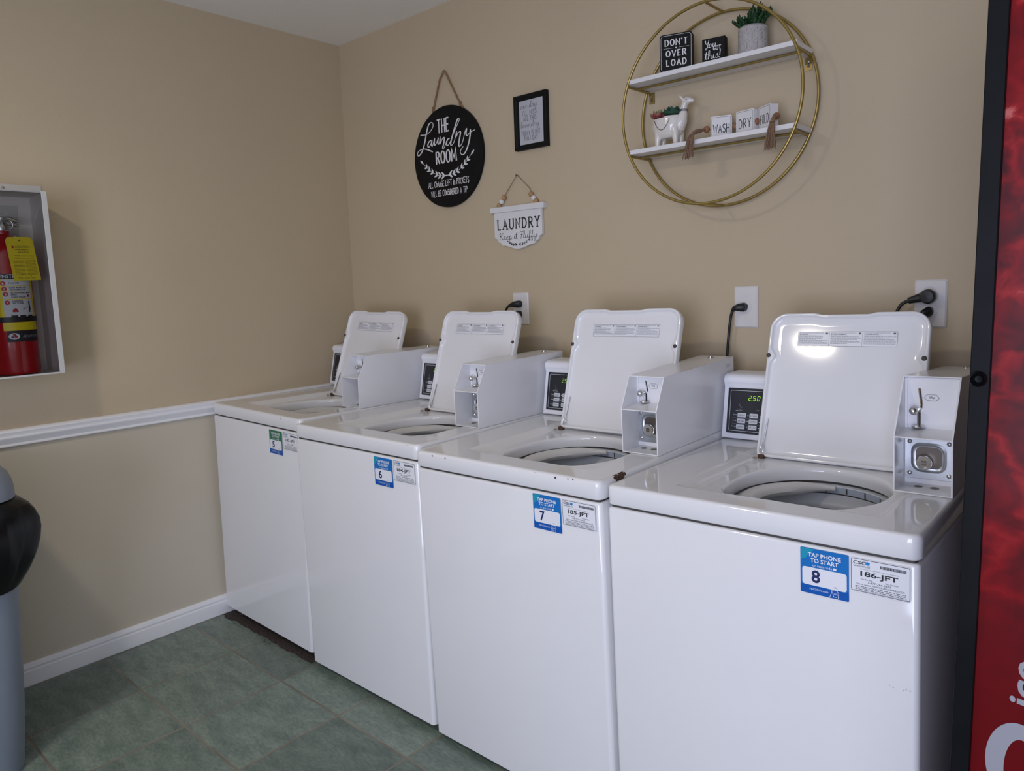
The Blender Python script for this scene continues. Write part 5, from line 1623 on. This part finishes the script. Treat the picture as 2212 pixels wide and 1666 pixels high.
# ------------------------------------------------------------------ bin and bag (left foreground)
BX, BY = .345, -1.795
tb_ = empty('trash_bin', (BX, BY, 0))
tag(tb_, 'grey plastic swing-top bin standing at the left edge by the wall', 'bin')
def rring(hx_, hy_, r, z, n=8, dx=0, dy=0): return [(dx + u, dy + v, z) for u, v in rrect(-hx_, -hy_, hx_, hy_, r, n)]
bm_ = MB()
secs = [(.196, .006, .196), (.203, .0, .203), (.206, .02, .206), (.215, .18, .218), (.225, .45, .231), (.236, .775, .238), (.239, .782, .241), (.232, .782, .234)]
rs = []
for hx_, z, hy_ in secs: rs.append(rring(hx_, hy_, .075, z))
k = len(rs[0])
bm_.add([p for r in rs for p in r], [(j * k + i, j * k + (i + 1) % k, (j + 1) * k + (i + 1) % k, (j + 1) * k + i) for j in range(len(rs) - 1) for i in range(k)], 0, True)
bm_.add(rs[0], [list(range(k))[::-1]], 0); 
bm_.build('body', 'bin', tb_)
bl = MB()
secs = [(.246, .788, .242), (.250, .790, .246), (.250, .815, .246), (.247, .838, .243), (.240, .860, .236), (.226, .877, .222), (.19, .887, .186), (.12, .893, .12), (.02, .895, .02)]
rs = [rring(hx_, hy_, min(.085, hx_ * .9, hy_ * .9), z) for hx_, z, hy_ in secs]
bl.add([p for r in rs for p in r], [(j * k + i, j * k + (i + 1) % k, (j + 1) * k + (i + 1) % k, (j + 1) * k + i) for j in range(len(rs) - 1) for i in range(k)], 0, True)
bl.add(rs[-1], [list(range(k))], 0, True); bl.add(rs[0], [list(range(k))[::-1]], 0)
bl.build('lid', 'bin', tb_, sharp=60)
bg = empty('bin_bag', (BX, BY, .78))
tag(bg, 'black bin bag bulging out from under the grey bin lid', 'bag')
gb = MB()
random.seed(21)
NA = 120
prof = [(.000, .757), (.012, .753), (.026, .742), (.036, .725), (.043, .703), (.046, .678), (.045, .650), (.041, .622), (.034, .596), (.025, .572), (.014, .551), (.005, .536), (.0, .530)]
v = []
base = rrect(-.248, -.249, .248, .249, .08, 59)
K = len(base)
for j, (o_, z) in enumerate(prof):
    t_ = j / (len(prof) - 1)
    for i in range(K):
        u_, v__ = base[i]
        a = math.atan2(v__, u_)
        d = Vector((u_, v__)).normalized()
        tri = lambda x: abs(((x / PI) % 2) - 1) * 2 - 1
        wob = .55 * tri(7 * a + .9 + 1.1 * t_) + .40 * tri(13 * a + 2.0 - 2.3 * t_) + .25 * tri(23 * a + 4.0 + 3.0 * t_)
        inn = -.004 - .006 * t_
        off = inn + o_ * (1.0 + .50 * wob)
        low = (.020 * sin(3 * a + 2.2) + .016 * tri(6 * a + .4)) * t_
        v.append((u_ + d.x * off, v__ + d.y * off, z - .75 + low))
gb.add(v, [(j * K + i, j * K + (i + 1) % K, (j + 1) * K + (i + 1) % K, (j + 1) * K + i) for j in range(len(prof) - 1) for i in range(K)], 0, True)
gb.build('plastic', 'bag', bg, sharp=22)

# ------------------------------------------------------------------ vending machine (right edge)
VX, VYF, VYB, VZ0, VZ1, VW = 2.6929, -.950, -.110, .012, 1.83, .94
vm = empty('vending_machine', mw=Matrix.Translation((VX, VYF, 0.004)) @ Matrix.Rotation(.0121, 4, 'Y'))
tag(vm, 'tall red drinks vending machine with black trim at the right edge', 'vending machine')
MB().box((.004, .022, .03), (VW, VYB - VYF, VZ1)).build('body', 'vend_body', vm, bevel=(.004, 2))
ba = MB()
for x in (.06, VW - .06):
    for y in (.09, .75): ba.box((x - .03, y - .03, .0005), (x + .03, y + .03, .032))
ba.build('feet', 'black', vm)
def tw(z): return .0238
tr_ = MB()
vv = [(0, 0, .03), (tw(.03), 0, .03), (tw(.03), .026, .03), (0, .026, .03), (0, 0, VZ1), (tw(VZ1), 0, VZ1), (tw(VZ1), .026, VZ1), (0, .026, VZ1)]
tr_.add(vv, [(0, 3, 2, 1), (4, 5, 6, 7), (0, 1, 5, 4), (1, 2, 6, 5), (2, 3, 7, 6), (3, 0, 4, 7)])
tr_.box((VW - .025, 0, .03), (VW, .026, VZ1)); tr_.box((tw(VZ1), 0, VZ1 - .03), (VW - .025, .026, VZ1)); tr_.box((tw(.03), 0, .03), (VW - .025, .026, .06))
tr_.build('door_frame', 'vend_trim', vm, bevel=(.0012, 2))
vp = MB()
vp.add([(tw(.06) + .0002, .008, .06), (VW - .025, .008, .06), (VW - .025, .008, VZ1 - .03), (tw(VZ1) + .0002, .008, VZ1 - .03),
        (tw(.06) + .0002, .020, .06), (VW - .025, .020, .06), (VW - .025, .020, VZ1 - .03), (tw(VZ1) + .0002, .020, VZ1 - .03)],
       [(0, 1, 2, 3), (4, 7, 6, 5), (0, 4, 5, 1), (3, 2, 6, 7), (0, 3, 7, 4), (1, 5, 6, 2)])
vp.build('front_panel', 'vend_red', vm)
VL = MB()
PV = plane((0, .0078, 0), (0, 0, 1), (-1, 0, 0))       # lettering turned a quarter turn, reading upwards
PV = lambda u, v, n=0.0: Vector((v, .0078 - n, u))     # u up, v to the right
big = [(.629 + .062 * cos(q * PI / 24), .0800 + .0385 * sin(q * PI / 24)) for q in range(48)]
inn = [(.622 + .046 * cos(q * PI / 24), .0830 + .0190 * sin(q * PI / 24)) for q in range(48)]
VL.add([PV(a, b_, .0004) for a, b_ in big] + [PV(a, b_, .0004) for a, b_ in inn], [(i, (i + 1) % 48, 48 + (i + 1) % 48, 48 + i) for i in range(48)])
TV = lambda u, v, n=0.0: Vector((.098 - v, .0078 - n, u))
text(VL, 'ice', .7165, .7825, .0, .0318, TV, .0004, 0, slant=.12, bold=.0010)
VL.build('lettering', 'vend_white', vm)
lk = MB().lathe([(.0100, 0), (.0100, .010), (.0088, .0125), (.0045, .0040), (.0001, .0036)], 28, Matrix.Translation((.0112, .001, 1.171)) @ Matrix.Rotation(PI / 2, 4, 'X'))
lk.build('lock_barrel', 'vend_trim', vm)

# ------------------------------------------------------------------ dust and painted gap shade along the floor by the first washer
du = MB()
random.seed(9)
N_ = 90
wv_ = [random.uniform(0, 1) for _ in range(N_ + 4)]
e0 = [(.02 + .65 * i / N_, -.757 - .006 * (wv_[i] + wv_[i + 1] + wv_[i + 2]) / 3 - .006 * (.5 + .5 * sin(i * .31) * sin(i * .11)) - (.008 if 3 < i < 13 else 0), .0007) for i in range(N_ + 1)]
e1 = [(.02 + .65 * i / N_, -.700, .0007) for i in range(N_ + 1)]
du.add(e0 + e1, [(i, i + 1, N_ + 2 + i, N_ + 1 + i) for i in range(N_)])  # continuous strip: debris plus the dark shade under the washer front, painted in
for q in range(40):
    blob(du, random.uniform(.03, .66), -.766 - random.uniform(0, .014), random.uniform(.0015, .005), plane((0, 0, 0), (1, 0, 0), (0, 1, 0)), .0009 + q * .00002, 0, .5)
tag(du.build('floor_lint_and_shade', 'lint'), 'brown lint, dirt and painted gap shade on the floor under the front of washer 5', 'dirt', kind='stuff')
